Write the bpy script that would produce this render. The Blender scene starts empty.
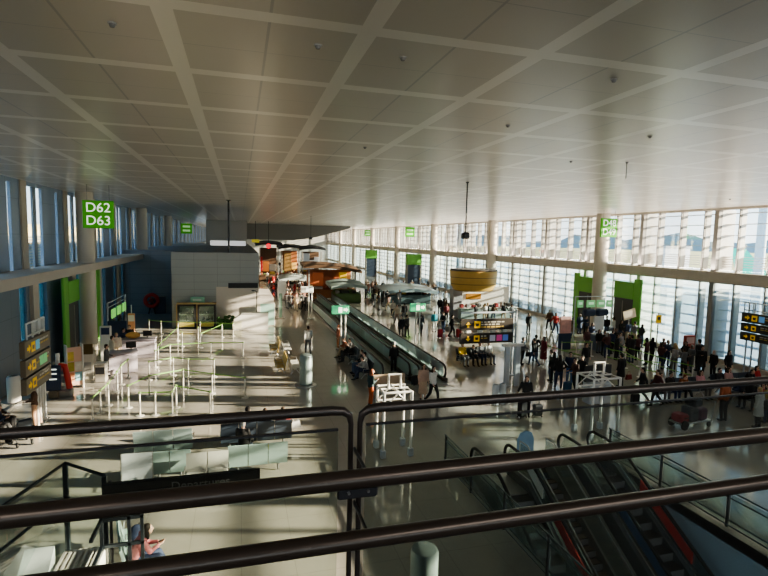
import bpy, bmesh, math, random
from mathutils import Vector, Matrix, Euler
random.seed(7)
C = bpy.context.scene.collection
PI = math.pi
H = 7.5                                    # eye height above the hall floor
# ---------------------------------------------------------------- camera frame (world axes in camera coordinates)
FPX = 509.5566700574137
MW = ((0.96241697, -0.0042632, 0.27154263), (-0.27064609, -0.09773331, 0.95770501), (0.02245587, -0.99520351, -0.09521402))

def ray(x, y):
    c = (x - 384.0, y - 288.0, FPX)
    return [sum(MW[i][j] * c[j] for j in range(3)) for i in range(3)]
def fl(x, y, z=0.0):
    r = ray(x, y); t = (z - H) / r[2]
    return (r[0] * t, r[1] * t)
def at_y(x, y, Y):
    r = ray(x, y); t = Y / r[1]
    return (r[0] * t, Y, H + r[2] * t)

# ---------------------------------------------------------------- materials
_M = {}
def mat(name, col, rough=0.5, metal=0.0, var=0.08, scale=6.0, emit=0.0, spec=0.5, coat=0.0):
    if name in _M: return _M[name]
    m = bpy.data.materials.new(name); m.use_nodes = True
    nt = m.node_tree; b = nt.nodes['Principled BSDF']
    tc = nt.nodes.new('ShaderNodeTexCoord'); nz = nt.nodes.new('ShaderNodeTexNoise')
    nz.inputs['Scale'].default_value = scale; nz.inputs['Detail'].default_value = 3
    nt.links.new(tc.outputs['Object'], nz.inputs['Vector'])
    mx = nt.nodes.new('ShaderNodeMix'); mx.data_type = 'RGBA'
    mx.inputs[6].default_value = (*[max(0, c * (1 - var)) for c in col], 1)
    mx.inputs[7].default_value = (*[min(1, c * (1 + var)) for c in col], 1)
    nt.links.new(nz.outputs['Fac'], mx.inputs[0]); nt.links.new(mx.outputs[2], b.inputs['Base Color'])
    b.inputs['Roughness'].default_value = rough; b.inputs['Metallic'].default_value = metal
    b.inputs['Specular IOR Level'].default_value = spec
    b.inputs['Coat Weight'].default_value = coat
    if emit:
        b.inputs['Emission Color'].default_value = (*col, 1); b.inputs['Emission Strength'].default_value = emit
    _M[name] = m
    return m

def colmat(col, rough=0.75):
    return mat('cloth_%03d_%03d_%03d' % tuple(int(c * 255) for c in col), col, rough, var=0.15, scale=14)

def math_node(nt, op, a, b=None):
    n = nt.nodes.new('ShaderNodeMath'); n.operation = op
    for i, v in enumerate((a, b)):
        if v is None: continue
        if isinstance(v, (int, float)): n.inputs[i].default_value = v
        else: nt.links.new(v, n.inputs[i])
    return n.outputs[0]

def line_mask(nt, coord, period, offset, width):
    """1 on lines of this width repeating along one coordinate"""
    s = math_node(nt, 'ADD', coord, -offset + width / 2 + period * 100)
    f = math_node(nt, 'MODULO', s, period)
    return math_node(nt, 'LESS_THAN', f, width)

def grid_mat(name, base, line, axes, rough, metal=0.0, spec=0.5, var=0.08, nscale=0.6, rough2=None, lines2=None, coat=0.0):
    m = bpy.data.materials.new(name); m.use_nodes = True
    nt = m.node_tree; b = nt.nodes['Principled BSDF']
    tc = nt.nodes.new('ShaderNodeTexCoord'); sp = nt.nodes.new('ShaderNodeSeparateXYZ')
    nt.links.new(tc.outputs['Object'], sp.inputs[0])
    def masks(axs):
        k = None
        for ax, per, off, w in axs:
            v = line_mask(nt, sp.outputs[ax], per, off, w)
            k = v if k is None else math_node(nt, 'MAXIMUM', k, v)
        return k
    nz = nt.nodes.new('ShaderNodeTexNoise'); nz.inputs['Scale'].default_value = nscale; nz.inputs['Detail'].default_value = 5
    nt.links.new(tc.outputs['Object'], nz.inputs['Vector'])
    mx = nt.nodes.new('ShaderNodeMix'); mx.data_type = 'RGBA'
    mx.inputs[6].default_value = (*[c * (1 - var) for c in base], 1); mx.inputs[7].default_value = (*[c * (1 + var) for c in base], 1)
    nt.links.new(nz.outputs['Fac'], mx.inputs[0]); out = mx.outputs[2]
    if lines2:
        m3 = nt.nodes.new('ShaderNodeMix'); m3.data_type = 'RGBA'
        nt.links.new(masks(lines2[0]), m3.inputs[0]); nt.links.new(out, m3.inputs[6]); m3.inputs[7].default_value = (*lines2[1], 1)
        out = m3.outputs[2]
    m2 = nt.nodes.new('ShaderNodeMix'); m2.data_type = 'RGBA'
    nt.links.new(masks(axes), m2.inputs[0]); nt.links.new(out, m2.inputs[6]); m2.inputs[7].default_value = (*line, 1)
    nt.links.new(m2.outputs[2], b.inputs['Base Color'])
    b.inputs['Roughness'].default_value = rough; b.inputs['Metallic'].default_value = metal; b.inputs['Specular IOR Level'].default_value = spec
    b.inputs['Coat Weight'].default_value = coat
    if rough2 is not None:
        r = nt.nodes.new('ShaderNodeMapRange'); r.inputs[3].default_value = rough; r.inputs[4].default_value = rough2
        nt.links.new(nz.outputs['Fac'], r.inputs[0]); nt.links.new(r.outputs[0], b.inputs['Roughness'])
    return m

def glass_mat(name, tint=(1, 1, 1), refl=0.06, milky=0.0, milk=(0.8, 0.85, 0.87)):
    m = bpy.data.materials.new(name); m.use_nodes = True
    nt = m.node_tree; nt.nodes.remove(nt.nodes['Principled BSDF'])
    out = nt.nodes['Material Output']
    tr = nt.nodes.new('ShaderNodeBsdfTransparent'); tr.inputs[0].default_value = (*tint, 1)
    gl = nt.nodes.new('ShaderNodeBsdfGlossy'); gl.inputs['Roughness'].default_value = 0.02
    lw = nt.nodes.new('ShaderNodeLayerWeight'); lw.inputs[0].default_value = 0.3
    k = math_node(nt, 'MULTIPLY', lw.outputs['Fresnel'], 1.0)
    k = math_node(nt, 'MINIMUM', math_node(nt, 'MULTIPLY', k, 0.6), 0.35)
    k = math_node(nt, 'ADD', k, refl * 0.3)
    mx = nt.nodes.new('ShaderNodeMixShader'); nt.links.new(k, mx.inputs[0])
    nt.links.new(tr.outputs[0], mx.inputs[1]); nt.links.new(gl.outputs[0], mx.inputs[2])
    last = mx
    if milky:
        df = nt.nodes.new('ShaderNodeBsdfTranslucent'); df.inputs[0].default_value = (*milk, 1)
        dd = nt.nodes.new('ShaderNodeBsdfDiffuse'); dd.inputs[0].default_value = (*milk, 1)
        ma = nt.nodes.new('ShaderNodeMixShader'); ma.inputs[0].default_value = 0.5
        nt.links.new(df.outputs[0], ma.inputs[1]); nt.links.new(dd.outputs[0], ma.inputs[2])
        mb = nt.nodes.new('ShaderNodeMixShader'); mb.inputs[0].default_value = milky
        nt.links.new(mx.outputs[0], mb.inputs[1]); nt.links.new(ma.outputs[0], mb.inputs[2]); last = mb
    nt.links.new(last.outputs[0], out.inputs['Surface'])
    return m

# ---------------------------------------------------------------- mesh builder
class MB:
    def __init__(s): s.v, s.f, s.mi = [], [], []
    def add(s, vs, fs, m=0):
        n = len(s.v); s.v += [tuple(v) for v in vs]
        s.f += [tuple(i + n for i in f) for f in fs]; s.mi += [m] * len(fs); return s
    def box(s, x0, x1, y0, y1, z0, z1, m=0):
        x0, x1 = min(x0, x1), max(x0, x1); y0, y1 = min(y0, y1), max(y0, y1); z0, z1 = min(z0, z1), max(z0, z1)
        vs = [(x0,y0,z0),(x1,y0,z0),(x1,y1,z0),(x0,y1,z0),(x0,y0,z1),(x1,y0,z1),(x1,y1,z1),(x0,y1,z1)]
        return s.add(vs, [(0,3,2,1),(4,5,6,7),(0,1,5,4),(1,2,6,5),(2,3,7,6),(3,0,4,7)], m)
    def obox(s, c, size, rot=(0,0,0), m=0):
        R = Euler(rot).to_matrix(); c = Vector(c); hx, hy, hz = (k / 2 for k in size)
        vs = [c + R @ Vector(p) for p in ((-hx,-hy,-hz),(hx,-hy,-hz),(hx,hy,-hz),(-hx,hy,-hz),(-hx,-hy,hz),(hx,-hy,hz),(hx,hy,hz),(-hx,hy,hz))]
        return s.add(vs, [(0,3,2,1),(4,5,6,7),(0,1,5,4),(1,2,6,5),(2,3,7,6),(3,0,4,7)], m)
    def rbox(s, x0, x1, y0, y1, z0, z1, r=0.02, m=0):
        """box with chamfered vertical and top/bottom edges"""
        r = min(r, (x1-x0)/2.01, (y1-y0)/2.01, (z1-z0)/2.01)
        def loop(d, z):
            a, b, c_, e = x0+d, x1-d, y0+d, y1-d; k = r
            return [(a+k,c_,z),(b-k,c_,z),(b,c_+k,z),(b,e-k,z),(b-k,e,z),(a+k,e,z),(a,e-k,z),(a,c_+k,z)]
        ls = [loop(r*0.7, z0), loop(0, z0+r), loop(0, z1-r), loop(r*0.7, z1)]
        vs = sum(ls, []); fs = [tuple(range(7,-1,-1)), tuple(24+i for i in range(8))]
        for k in range(3):
            for i in range(8):
                j = (i+1) % 8; fs.append((k*8+i, k*8+j, k*8+8+j, k*8+8+i))
        return s.add(vs, fs, m)
    def tube(s, pts, r, n=8, m=0, caps=True):
        pts = [Vector(p) for p in pts]; rs = r if isinstance(r, (list, tuple)) else [r] * len(pts)
        vs, fs = [], []; prev = None
        for i, p in enumerate(pts):
            if i == 0: d = pts[1] - p
            elif i == len(pts) - 1: d = p - pts[i-1]
            else: d = (pts[i+1] - p).normalized() + (p - pts[i-1]).normalized()
            d = d.normalized() if d.length > 1e-9 else Vector((0,0,1))
            if prev is None:
                u = d.cross(Vector((0,0,1)))
                if u.length < 1e-3: u = d.cross(Vector((1,0,0)))
            else: u = prev - d * prev.dot(d)
            u.normalize(); w = d.cross(u); prev = u
            for k in range(n):
                a = 2*PI*k/n; vs.append(p + (u*math.cos(a) + w*math.sin(a)) * rs[i])
        for i in range(len(pts)-1):
            for k in range(n):
                j = (k+1) % n; fs.append((i*n+k, i*n+j, i*n+n+j, i*n+n+k))
        if caps: fs += [tuple(range(n-1,-1,-1)), tuple((len(pts)-1)*n + k for k in range(n))]
        return s.add(vs, fs, m)
    def lathe(s, c, prof, n=20, m=0, sx=1, sy=1):
        vs, fs = [], []
        for r, z in prof:
            for k in range(n):
                a = 2*PI*k/n; vs.append((c[0]+r*sx*math.cos(a), c[1]+r*sy*math.sin(a), c[2]+z))
        for i in range(len(prof)-1):
            for k in range(n):
                j = (k+1) % n; fs.append((i*n+k, i*n+j, i*n+n+j, i*n+n+k))
        fs += [tuple(range(n-1,-1,-1)), tuple((len(prof)-1)*n+k for k in range(n))]
        return s.add(vs, fs, m)
    def ell(s, c, r, n=14, k=9, m=0, R=None):
        vs, fs = [], []; c = Vector(c)
        for i in range(k+1):
            t = PI*i/k
            for j in range(n):
                a = 2*PI*j/n
                q = Vector((r[0]*math.sin(t)*math.cos(a), r[1]*math.sin(t)*math.sin(a), -r[2]*math.cos(t)))
                vs.append(c + (R @ q if R else q))
        for i in range(k):
            for j in range(n):
                l = (j+1) % n; fs.append((i*n+j, i*n+l, i*n+n+l, i*n+n+j))
        return s.add(vs, fs, m)
    def prism_x(s, poly, x0, x1, m=0):
        n = len(poly); vs = [(x0,y,z) for y,z in poly] + [(x1,y,z) for y,z in poly]
        fs = [tuple(range(n)), tuple(range(2*n-1, n-1, -1))] + [(i, i+n, (i+1)%n+n, (i+1)%n) for i in range(n)]
        return s.add(vs, fs, m)
    def prism_y(s, poly, y0, y1, m=0):
        n = len(poly); vs = [(x,y0,z) for x,z in poly] + [(x,y1,z) for x,z in poly]
        fs = [tuple(range(n-1,-1,-1)), tuple(range(n, 2*n))] + [(i, (i+1)%n, (i+1)%n+n, i+n) for i in range(n)]
        return s.add(vs, fs, m)
    def prism_z(s, poly, z0, z1, m=0):
        n = len(poly); vs = [(x,y,z0) for x,y in poly] + [(x,y,z1) for x,y in poly]
        fs = [tuple(range(n-1,-1,-1)), tuple(range(n, 2*n))] + [(i, (i+1)%n, (i+1)%n+n, i+n) for i in range(n)]
        return s.add(vs, fs, m)
    def mesh(s, name, mats, smooth=False):
        me = bpy.data.meshes.new(name); me.from_pydata(s.v, [], s.f)
        mats = mats if isinstance(mats, (list, tuple)) else [mats]
        for m in mats: me.materials.append(m)
        me.polygons.foreach_set('material_index', s.mi)
        if smooth:
            me.polygons.foreach_set('use_smooth', [True] * len(me.polygons))
            me.set_sharp_from_angle(angle=math.radians(38))
        bm = bmesh.new(); bm.from_mesh(me); bmesh.ops.recalc_face_normals(bm, faces=bm.faces); bm.to_mesh(me); bm.free()
        me.update(); return me
    def build(s, name, mats, parent=None, smooth=False, loc=None, rz=0):
        o = bpy.data.objects.new(name, s.mesh(name, mats, smooth)); C.objects.link(o)
        if parent is not None: o.parent = parent
        if loc is not None: o.location = loc
        o.rotation_euler[2] = rz
        return o

def tag(o, label, cat, group=None, kind=None):
    o['label'] = label; o['category'] = cat
    if group: o['group'] = group
    if kind: o['kind'] = kind
    return o
def thing(name, label, cat, loc=(0,0,0), rz=0.0, group=None):
    o = bpy.data.objects.new(name, None); C.objects.link(o); o.empty_display_size = 0.1
    o.location = loc; o.rotation_euler[2] = rz
    return tag(o, label, cat, group)
def struct(name, mb, mats, label=None, cat=None, smooth=False, parent=None, loc=None):
    o = mb.build(name, mats, parent, smooth, loc)
    o['kind'] = 'structure'
    if label: o['label'] = label; o['category'] = cat
    return o
_kids = {}
def children(o):
    return list(o.children)
def dup(o, loc, rz=0.0, label=None, group=None):
    r = o.copy(); C.objects.link(r); r.location = loc; r.rotation_euler = (0, 0, rz)
    if label: r['label'] = label
    if group: r['group'] = group
    for ch in children(o):
        c = ch.copy(); C.objects.link(c); c.parent = r
        for g in children(ch):
            d = g.copy(); C.objects.link(d); d.parent = c
    return r
def words3d(txt, size, mats, parent, loc, rot=(PI/2, 0, 0), name='lettering', spacing=1.0, ext=0.004, align='CENTER'):
    cu = bpy.data.curves.new(name, 'FONT'); cu.body = txt; cu.size = size; cu.extrude = ext
    cu.align_x = align; cu.align_y = 'CENTER'; cu.space_line = spacing; cu.materials.append(mats)
    tmp = bpy.data.objects.new('temporary', cu); C.objects.link(tmp)
    dg = bpy.context.evaluated_depsgraph_get(); dg.update()
    me = bpy.data.meshes.new_from_object(tmp.evaluated_get(dg), depsgraph=dg)
    bpy.data.objects.remove(tmp)
    if not me.materials: me.materials.append(mats)
    o = bpy.data.objects.new(name, me); C.objects.link(o); o.parent = parent; o.location = loc; o.rotation_euler = rot
    return o
SUN, SKY, EXPO, LOOK, FILL = 20.0, 2.3, 0.68, 'AgX - Medium High Contrast', 110.0
# ================================================================ THE SETTING
XR, XL, ZC, YF, YB = 30.0, -10.4, 10.0, 180.0, -22.0
m_floor = grid_mat('polished_terrazzo', (0.43, 0.405, 0.355), (0.31, 0.29, 0.255), ((0, 1.2, 0, 0.012), (1, 1.2, 0, 0.012)), 0.055, var=0.10, nscale=1.5, rough2=0.12, spec=0.95)
m_ceil = grid_mat('ceiling_panels', (0.56, 0.52, 0.465), (0.78, 0.745, 0.69), ((0, 2.35, -0.83, 0.24), (1, 2.35, 1.55, 0.26)), 0.30, metal=0.30, var=0.05, nscale=0.35,
                  lines2=(((0, 2.35, 0.345, 0.035), (1, 2.35, 2.725, 0.014)), (0.40, 0.38, 0.36)), spec=0.6)
m_conc = mat('pale_concrete', (0.52, 0.47, 0.41), 0.7, scale=1.5, var=0.1)
m_conc2 = mat('beige_concrete', (0.55, 0.49, 0.41), 0.75, scale=1.2, var=0.12)
m_col = mat('round_column_paint', (0.62, 0.56, 0.48), 0.55, scale=0.8, var=0.06)
m_white = mat('white_coated_metal', (0.86, 0.83, 0.79), 0.45, var=0.03)
m_mull = mat('mullion_grey', (0.30, 0.28, 0.26), 0.5)
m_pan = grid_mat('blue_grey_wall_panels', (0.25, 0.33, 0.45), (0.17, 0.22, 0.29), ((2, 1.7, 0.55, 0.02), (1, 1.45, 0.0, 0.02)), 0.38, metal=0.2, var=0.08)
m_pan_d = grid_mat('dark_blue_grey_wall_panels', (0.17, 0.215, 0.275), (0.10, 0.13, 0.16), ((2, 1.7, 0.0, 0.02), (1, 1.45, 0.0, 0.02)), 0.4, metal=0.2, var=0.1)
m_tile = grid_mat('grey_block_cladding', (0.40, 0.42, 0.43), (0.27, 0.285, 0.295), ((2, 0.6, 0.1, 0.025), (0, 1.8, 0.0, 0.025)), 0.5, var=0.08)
m_tile_d = grid_mat('shaded_grey_block_cladding', (0.24, 0.275, 0.32), (0.16, 0.185, 0.21), ((2, 0.6, 0.1, 0.025), (0, 1.8, 0.9, 0.025)), 0.5, var=0.1)  # same block cladding with its shade put into a darker, bluer colour
m_plain = mat('pale_grey_paint', (0.46, 0.45, 0.43), 0.6, scale=0.5)
m_glass = glass_mat('window_glass', (0.93, 0.96, 0.96))
m_glass_lo = glass_mat('fritted_window_glass', (0.80, 0.90, 0.93), milky=0.22, milk=(0.74, 0.84, 0.90))
m_teal = glass_mat('teal_window_glass', (0.35, 0.55, 0.60), milky=0.25, milk=(0.25, 0.42, 0.48))
m_gt = glass_mat('green_tinted_glass', (0.84, 0.88, 0.855), refl=0.04)
m_gw = glass_mat('pale_green_glass', (0.85, 0.92, 0.90), refl=0.1, milky=0.45, milk=(0.80, 0.90, 0.87))
m_steel = mat('brushed_steel', (0.50, 0.50, 0.50), 0.3, metal=0.9, var=0.05)
m_black = mat('black_paint', (0.022, 0.022, 0.026), 0.42)
m_rub = mat('black_rubber', (0.02, 0.02, 0.02), 0.6)
m_dark = mat('dark_bronze_tube', (0.06, 0.05, 0.046), 0.33, metal=0.5, var=0.06, scale=3)
m_green = mat('bright_green_panel', (0.17, 0.47, 0.07), 0.45, var=0.05)
m_sign_green = mat('green_sign_face', (0.07, 0.40, 0.005), 0.5, var=0.03, emit=0.16)
m_let = mat('white_sign_letter', (0.92, 0.96, 0.88), 0.5, emit=0.55, var=0.01)
m_yel = mat('yellow_pictogram', (0.85, 0.52, 0.02), 0.5, var=0.05, emit=0.12)
m_brown = mat('dark_brown_sign_face', (0.045, 0.036, 0.028), 0.45)
m_taupe = mat('taupe_sign_face', (0.17, 0.135, 0.095), 0.45)
m_red = mat('red_panel', (0.62, 0.05, 0.04), 0.45)
m_tan = mat('tan_board', (0.60, 0.46, 0.33), 0.5)
m_wframe = mat('white_frame_tube', (0.80, 0.79, 0.76), 0.35, var=0.03)
m_gframe = mat('grey_frame_tube', (0.58, 0.63, 0.69), 0.4, var=0.05)

# floor with the escalator well cut out
HX0, HX1, HY0, HY1 = 6.75, 12.35, 1.9, 14.55
mb = MB()
mb.box(-11.2, HX0, YB, YF, -0.3, 0).box(HX1, 31, YB, YF, -0.3, 0).box(HX0, HX1, HY1, YF, -0.3, 0).box(HX0, HX1, YB, HY0, -0.3, 0)
struct('floor', mb, m_floor)
mb = MB().box(-11.2, 31.0, YB, YF, ZC, ZC + 0.3)
struct('ceiling', mb, m_ceil)
mb = MB().box(-11.2, 31, YB, 1.78, 5.45, 5.85)
struct('floor_upper', mb, mat('dark_grey_carpet', (0.05, 0.05, 0.052), 0.9))
mb = MB().box(-11.2, 31, YB - 0.3, YB, 0, 5.85)
struct('wall_rear', mb, m_plain)
mb = MB()
for i in range(14): mb.box(-11.1 + i * 3.2, -11.0 + i * 3.2, YB - 0.2, YB, 5.85, ZC)
struct('trim_3', mb, m_mull)
struct('window_99', MB().box(-11.2, 31, YB - 0.12, YB - 0.1, 5.85, ZC), m_glass)  # unseen upper rear wall glazed to let more sky light in

# ---- right wall: repeated bays of glass, columns, deep outside fins and sun louvers
BAY = 6.4
Y0 = 26.3
ZB0, ZB1 = 5.22, 5.88
mb = MB().box(29.35, 30.4, -6.0, YF, ZB0, ZB1).box(29.75, 30.25, -6.0, YF, 9.86, ZC).box(29.8, 30.2, -6, YF, 0, 0.25)
struct('beam_right', mb, m_conc)
mb = MB().box(29.8, 30.4, YB, -6.0, 0, ZC)
struct('wall_right', mb, m_plain)
def bay_parts():
    P = {}
    g = MB()
    g.box(29.985, 30.015, -6.4, 0, ZB1, 9.86)
    P['glazing'] = (g, m_glass)
    g = MB(); g.box(29.985, 30.015, -6.4, 0, 0.25, ZB0)
    P['lower_glazing'] = (g, m_glass_lo)
    f = MB()
    f.box(29.82, 30.14, -0.16, 0.16, 0, ZC)
    P['column'] = (f, m_mull)
    f = MB()
    for y in (-1.5, -3.5, -5.4):
        f.box(29.93, 30.07, y - 0.035, y + 0.035, ZB1, 9.86); f.box(29.93, 30.07, y - 0.04, y + 0.04, 0.25, ZB0)
    f.box(29.94, 30.06, -6.4, 0, ZB0 - 0.1, ZB0 - 0.02)
    P['mullion'] = (f, m_mull)
    f = MB()
    for z0, z1 in ((ZB1, 9.9), (0.1, ZB0)):
        f.box(30.16, 31.35, -0.06, 0.06, z0, z1)
        for y in (-1.5, -3.5, -5.4): f.box(30.10, 30.50, y - 0.03, y + 0.03, z0, z1)
    P['fin'] = (f, m_white)
    l = MB()
    for z in (6.22, 6.38, 6.54, 6.70, 6.86, 7.54, 8.25, 8.96, 9.66, 0.55, 1.25, 1.95, 2.65, 3.35, 4.05, 4.75):  # close-set blades just above the beam added to block sun
        l.box(30.52, 31.18, -6.34, -0.06, z - 0.015, z + 0.015)
    P['louver'] = (l, mat('warm_grey_louver', (0.52, 0.47, 0.43), 0.5))
    return P
BP = {k: b.mesh('window_' + k, m) for k, (b, m) in bay_parts().items()}
n = 1
for k in range(-4, 25):
    yc = Y0 + BAY * k
    r = bpy.data.objects.new('window_%d' % n, None); C.objects.link(r); r.location = (0, yc, 0); r['kind'] = 'structure'; n += 1
    for nm, me in BP.items():
        o = bpy.data.objects.new('window_' + nm, me); C.objects.link(o); o.parent = r; o['kind'] = 'structure'
for Y in (16.9, 36.1, 55.3, 74.5, 93.7, 112.9, 132.1, 151.3):
    struct('column', MB().lathe((29.0, Y, 0), [(0.55, 0), (0.55, ZC)], 28), m_col, smooth=True)

# ---- left wall
mb = MB().box(-10.4, -8.7, -6, 52.0, 5.17, 5.62).box(-10.4, -8.72, 52, YF, 5.2, 5.62)
struct('beam_left', mb, m_conc)
wl_p, wl_c, wl_g, wl_m = MB(), MB(), MB(), MB()
wl_p.box(-11.2, XL - 0.3, YB, 4.2, 0, ZC)
for k in range(-4, 23):
    y = 29.1 + BAY * k
    wl_c.box(XL - 0.12, XL + 0.10, y, y + 0.7, 5.6, ZC)
    wl_g.box(XL - 0.07, XL - 0.05, y + 0.7, y + 2.95, 5.6, 9.85); wl_m.box(XL - 0.1, XL, y + 1.75, y + 2.2, 5.6, ZC)
    wl_p.box(XL - 0.12, XL + 0.02, y + 2.95, y + 5.0, 5.6, ZC); wl_g.box(XL - 0.07, XL - 0.05, y + 5.0, y + 5.4, 5.6, 9.85)
    wl_p.box(XL - 0.12, XL + 0.02, y + 5.4, y + 6.4, 5.6, ZC)
    wl_p.box(XL - 0.12, XL + 0.03, y + 0.7, y + 6.4, 9.8, ZC)
wl_c.box(-11.2, XL - 0.02, 4.2, YF, ZC - 0.05, ZC)
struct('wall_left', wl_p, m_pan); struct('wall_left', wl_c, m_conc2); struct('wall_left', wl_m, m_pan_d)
struct('window_%d' % n, wl_g, m_glass); n += 1
lp, lc, lg = MB(), MB(), MB()
for k in range(-4, 7):
    y = 29.9 + BAY * k
    lc.box(XL - 0.3, XL + 0.18, y, y + 0.75, 0, 5.2)
    lg.box(XL - 0.14, XL - 0.1, y + 0.75, y + 2.3, 0.1, 5.2)
    lp.box(XL - 0.3, XL + 0.05, y + 2.3, y + 5.0, 0, 5.2)
    lp.box(XL - 0.3, XL, y + 6.0, y + 6.4, 0, 5.2); lg.box(XL - 0.14, XL - 0.1, y + 5.0, y + 6.0, 0.1, 5.2)
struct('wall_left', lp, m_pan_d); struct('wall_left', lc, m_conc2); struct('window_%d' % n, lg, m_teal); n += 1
for Y in (36.1, 55.3, 74.5):
    struct('column', MB().lathe((-9.35, Y, 0), [(0.5, 0), (0.5, ZC)], 28), m_col, smooth=True)
# dark low horizontal strips seen outside the left windows: a pale neighbouring building
b = thing('terminal_building', 'pale yellow neighbouring building seen through the left upper windows', 'building', (-30, 34, -5))
g = MB().box(-4, 0, -40, 260, 0, 13.6); g.build('wall', mat('pale_yellow_render', (0.80, 0.66, 0.36), 0.7), b)
g = MB()
for i in range(14): g.box(0.0, 0.5, -40, 260, 6.2 + i * 0.42, 6.36 + i * 0.42)
g.build('louver', mat('grey_louver', (0.35, 0.37, 0.38), 0.6), b)

# ---- grey block of rooms in the hall
mb = MB().box(-5.3, 1.5, 43.8, 76, 2.3, 6.1).box(-5.3, -1.9, 43.8, 76, 0, 2.3).box(-1.9, 1.5, 44.6, 76, 0, 2.3)
struct('wall_block', mb, m_tile)
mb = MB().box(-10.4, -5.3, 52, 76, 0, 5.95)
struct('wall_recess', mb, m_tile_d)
mb = MB().box(-5.3, 1.1, 88, 100, 6.1, ZC).box(-10.3, 1.5, 76, 104, 0, 6.0)
struct('wall_block_far', mb, m_plain)
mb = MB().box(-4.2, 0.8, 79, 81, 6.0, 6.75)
struct('trim_1', mb, mat('white_strip_glow', (0.85, 0.85, 0.83), 0.5, emit=0.35))  # glow added so the strip looks bright where shade leaves it grey
mb = MB().box(-0.95, 1.42, 43.74, 43.8, 3.2, 3.62)
struct('trim_2', mb, m_black)
m_low = mat('sunlit_pink_wall', (0.66, 0.60, 0.55), 0.55, var=0.04)  # pinkish white of the sunlit wall part put into this colour
mb = MB().box(-1.9, 2.75, 43.78, 44.6, 0, 2.3).box(1.5, 2.75, 44.6, 52, 0, 2.3).box(-1.9, 1.5, 43.75, 43.8, 2.3, 3.3)
struct('wall_block_lower', mb, m_low)
# ---- far end of the hall
mb = MB().box(-11, 31, YF, YF + 0.4, 0, ZC)
struct('wall_far', mb, mat('far_wall_white', (0.60, 0.58, 0.55), 0.6))
mb = MB().prism_y([(1.2, ZC), (1.2, 6.9), (10.5, 6.9), (14.0, 7.4), (22.0, 9.6), (22.0, ZC)], 104, 106)
struct('wall_bulkhead', mb, mat('bulkhead_grey', (0.26, 0.25, 0.24), 0.6))

# ---- escalator well walls and lower hall
m_well = mat('blue_grey_well_cladding', (0.32, 0.42, 0.52), 0.45, scale=1)
mb = MB().box(HX1, HX1 + 0.25, HY0, HY1, -6.2, -0.001).box(HX0 - 0.25, HX0, HY0, HY1, -6.2, -0.001).box(HX0, HX1, HY1, HY1 + 0.25, -6.2, -0.3).box(HX0, HX1, HY0 - 12, HY0 - 11.8, -6.2, -0.3)
struct('wall_well', mb, m_well)
struct('floor_lower', MB().box(HX0 - 0.3, HX1 + 0.3, -10, 16, -6.4, -6.1), m_floor)

# ---- outside: apron, field, hills, buildings
struct('ground', MB().box(-900, 60, -300, 2500, -5.4, -5.2).box(60, 260, -300, 2500, -5.4, -5.2), mat('pale_apron_concrete', (0.62, 0.58, 0.52), 0.8, scale=0.02))
struct('field', MB().box(260, 3000, -600, 2500, -5.4, -5.25), mat('dry_yellow_field', (0.55, 0.46, 0.20), 0.9, scale=0.02, var=0.2))
hl = MB(); N = 90
ridge = []
for i in range(N + 1):
    a = math.radians(-8 + 110 * i / N); R = 1500
    hh = 25 + 8 * math.sin(i * 0.9) + 8 * math.sin(i * 0.31 + 1) + 5 * math.sin(i * 2.3)
    ridge.append((R * math.sin(a), R * math.cos(a), hh))
vs = [(x, y, -6) for x, y, h in ridge] + [(x * 1.02, y * 1.02, h) for x, y, h in ridge] + [(x * 1.3, y * 1.3, -6) for x, y, h in ridge]
fs = [(i, i + 1, i + N + 2, i + N + 1) for i in range(N)] + [(i + N + 1, i + N + 2, i + 2 * N + 3, i + 2 * N + 2) for i in range(N)]
hl.add(vs, fs); struct('hills', hl, mat('hazy_blue_green_hills', (0.30, 0.33, 0.31), 0.9, scale=0.004, var=0.25), smooth=True)
g = thing('sun_block_building', 'pale low building added outside the lower right windows to block sun', 'building', (36, -12, -5.2))  # added building, sized to keep sun off the right-hand floor
MB().box(0, 4, -10, 39, 0, 11.0).build('wall', mat('pale_blue_cladding', (0.70, 0.80, 0.86), 0.6, scale=1), g)
q = MB()
for i in range(11): q.box(-0.12, 0, -10, 39, 5.4 + i * 0.5, 5.52 + i * 0.5)
q.build('cladding_rib', mat('pale_grey_rib', (0.55, 0.62, 0.66), 0.6), g)
q = MB().box(-0.16, 0.01, 33, 37, 8.6, 10.4); q.build('window_panel', mat('pale_yellow_panel', (0.85, 0.83, 0.42), 0.5), g)
g = thing('jet_bridge', 'white boarding bridge outside, beyond the glass of the right wall', 'building', (40, 52, -5.2))
MB().box(0, 3.5, -12, 50, 4.2, 8.6).build('tunnel', mat('bridge_cladding', (0.62, 0.72, 0.74), 0.6), g)
for y in (-8, 12, 34): MB().box(1.2, 2.2, y, y + 1, 0, 4.2).build('leg', m_mull, g)
g = thing('hangar', 'white flat-roofed hangar far off on the airfield beyond the upper glass', 'building', (137, 139, -5.2))
MB().box(-5, 5, -5, 5, 0, 12).build('wall', m_white, g); MB().box(-5.3, 5.3, -5.3, 5.3, 12, 12.6).build('roof', m_plain, g)
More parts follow.
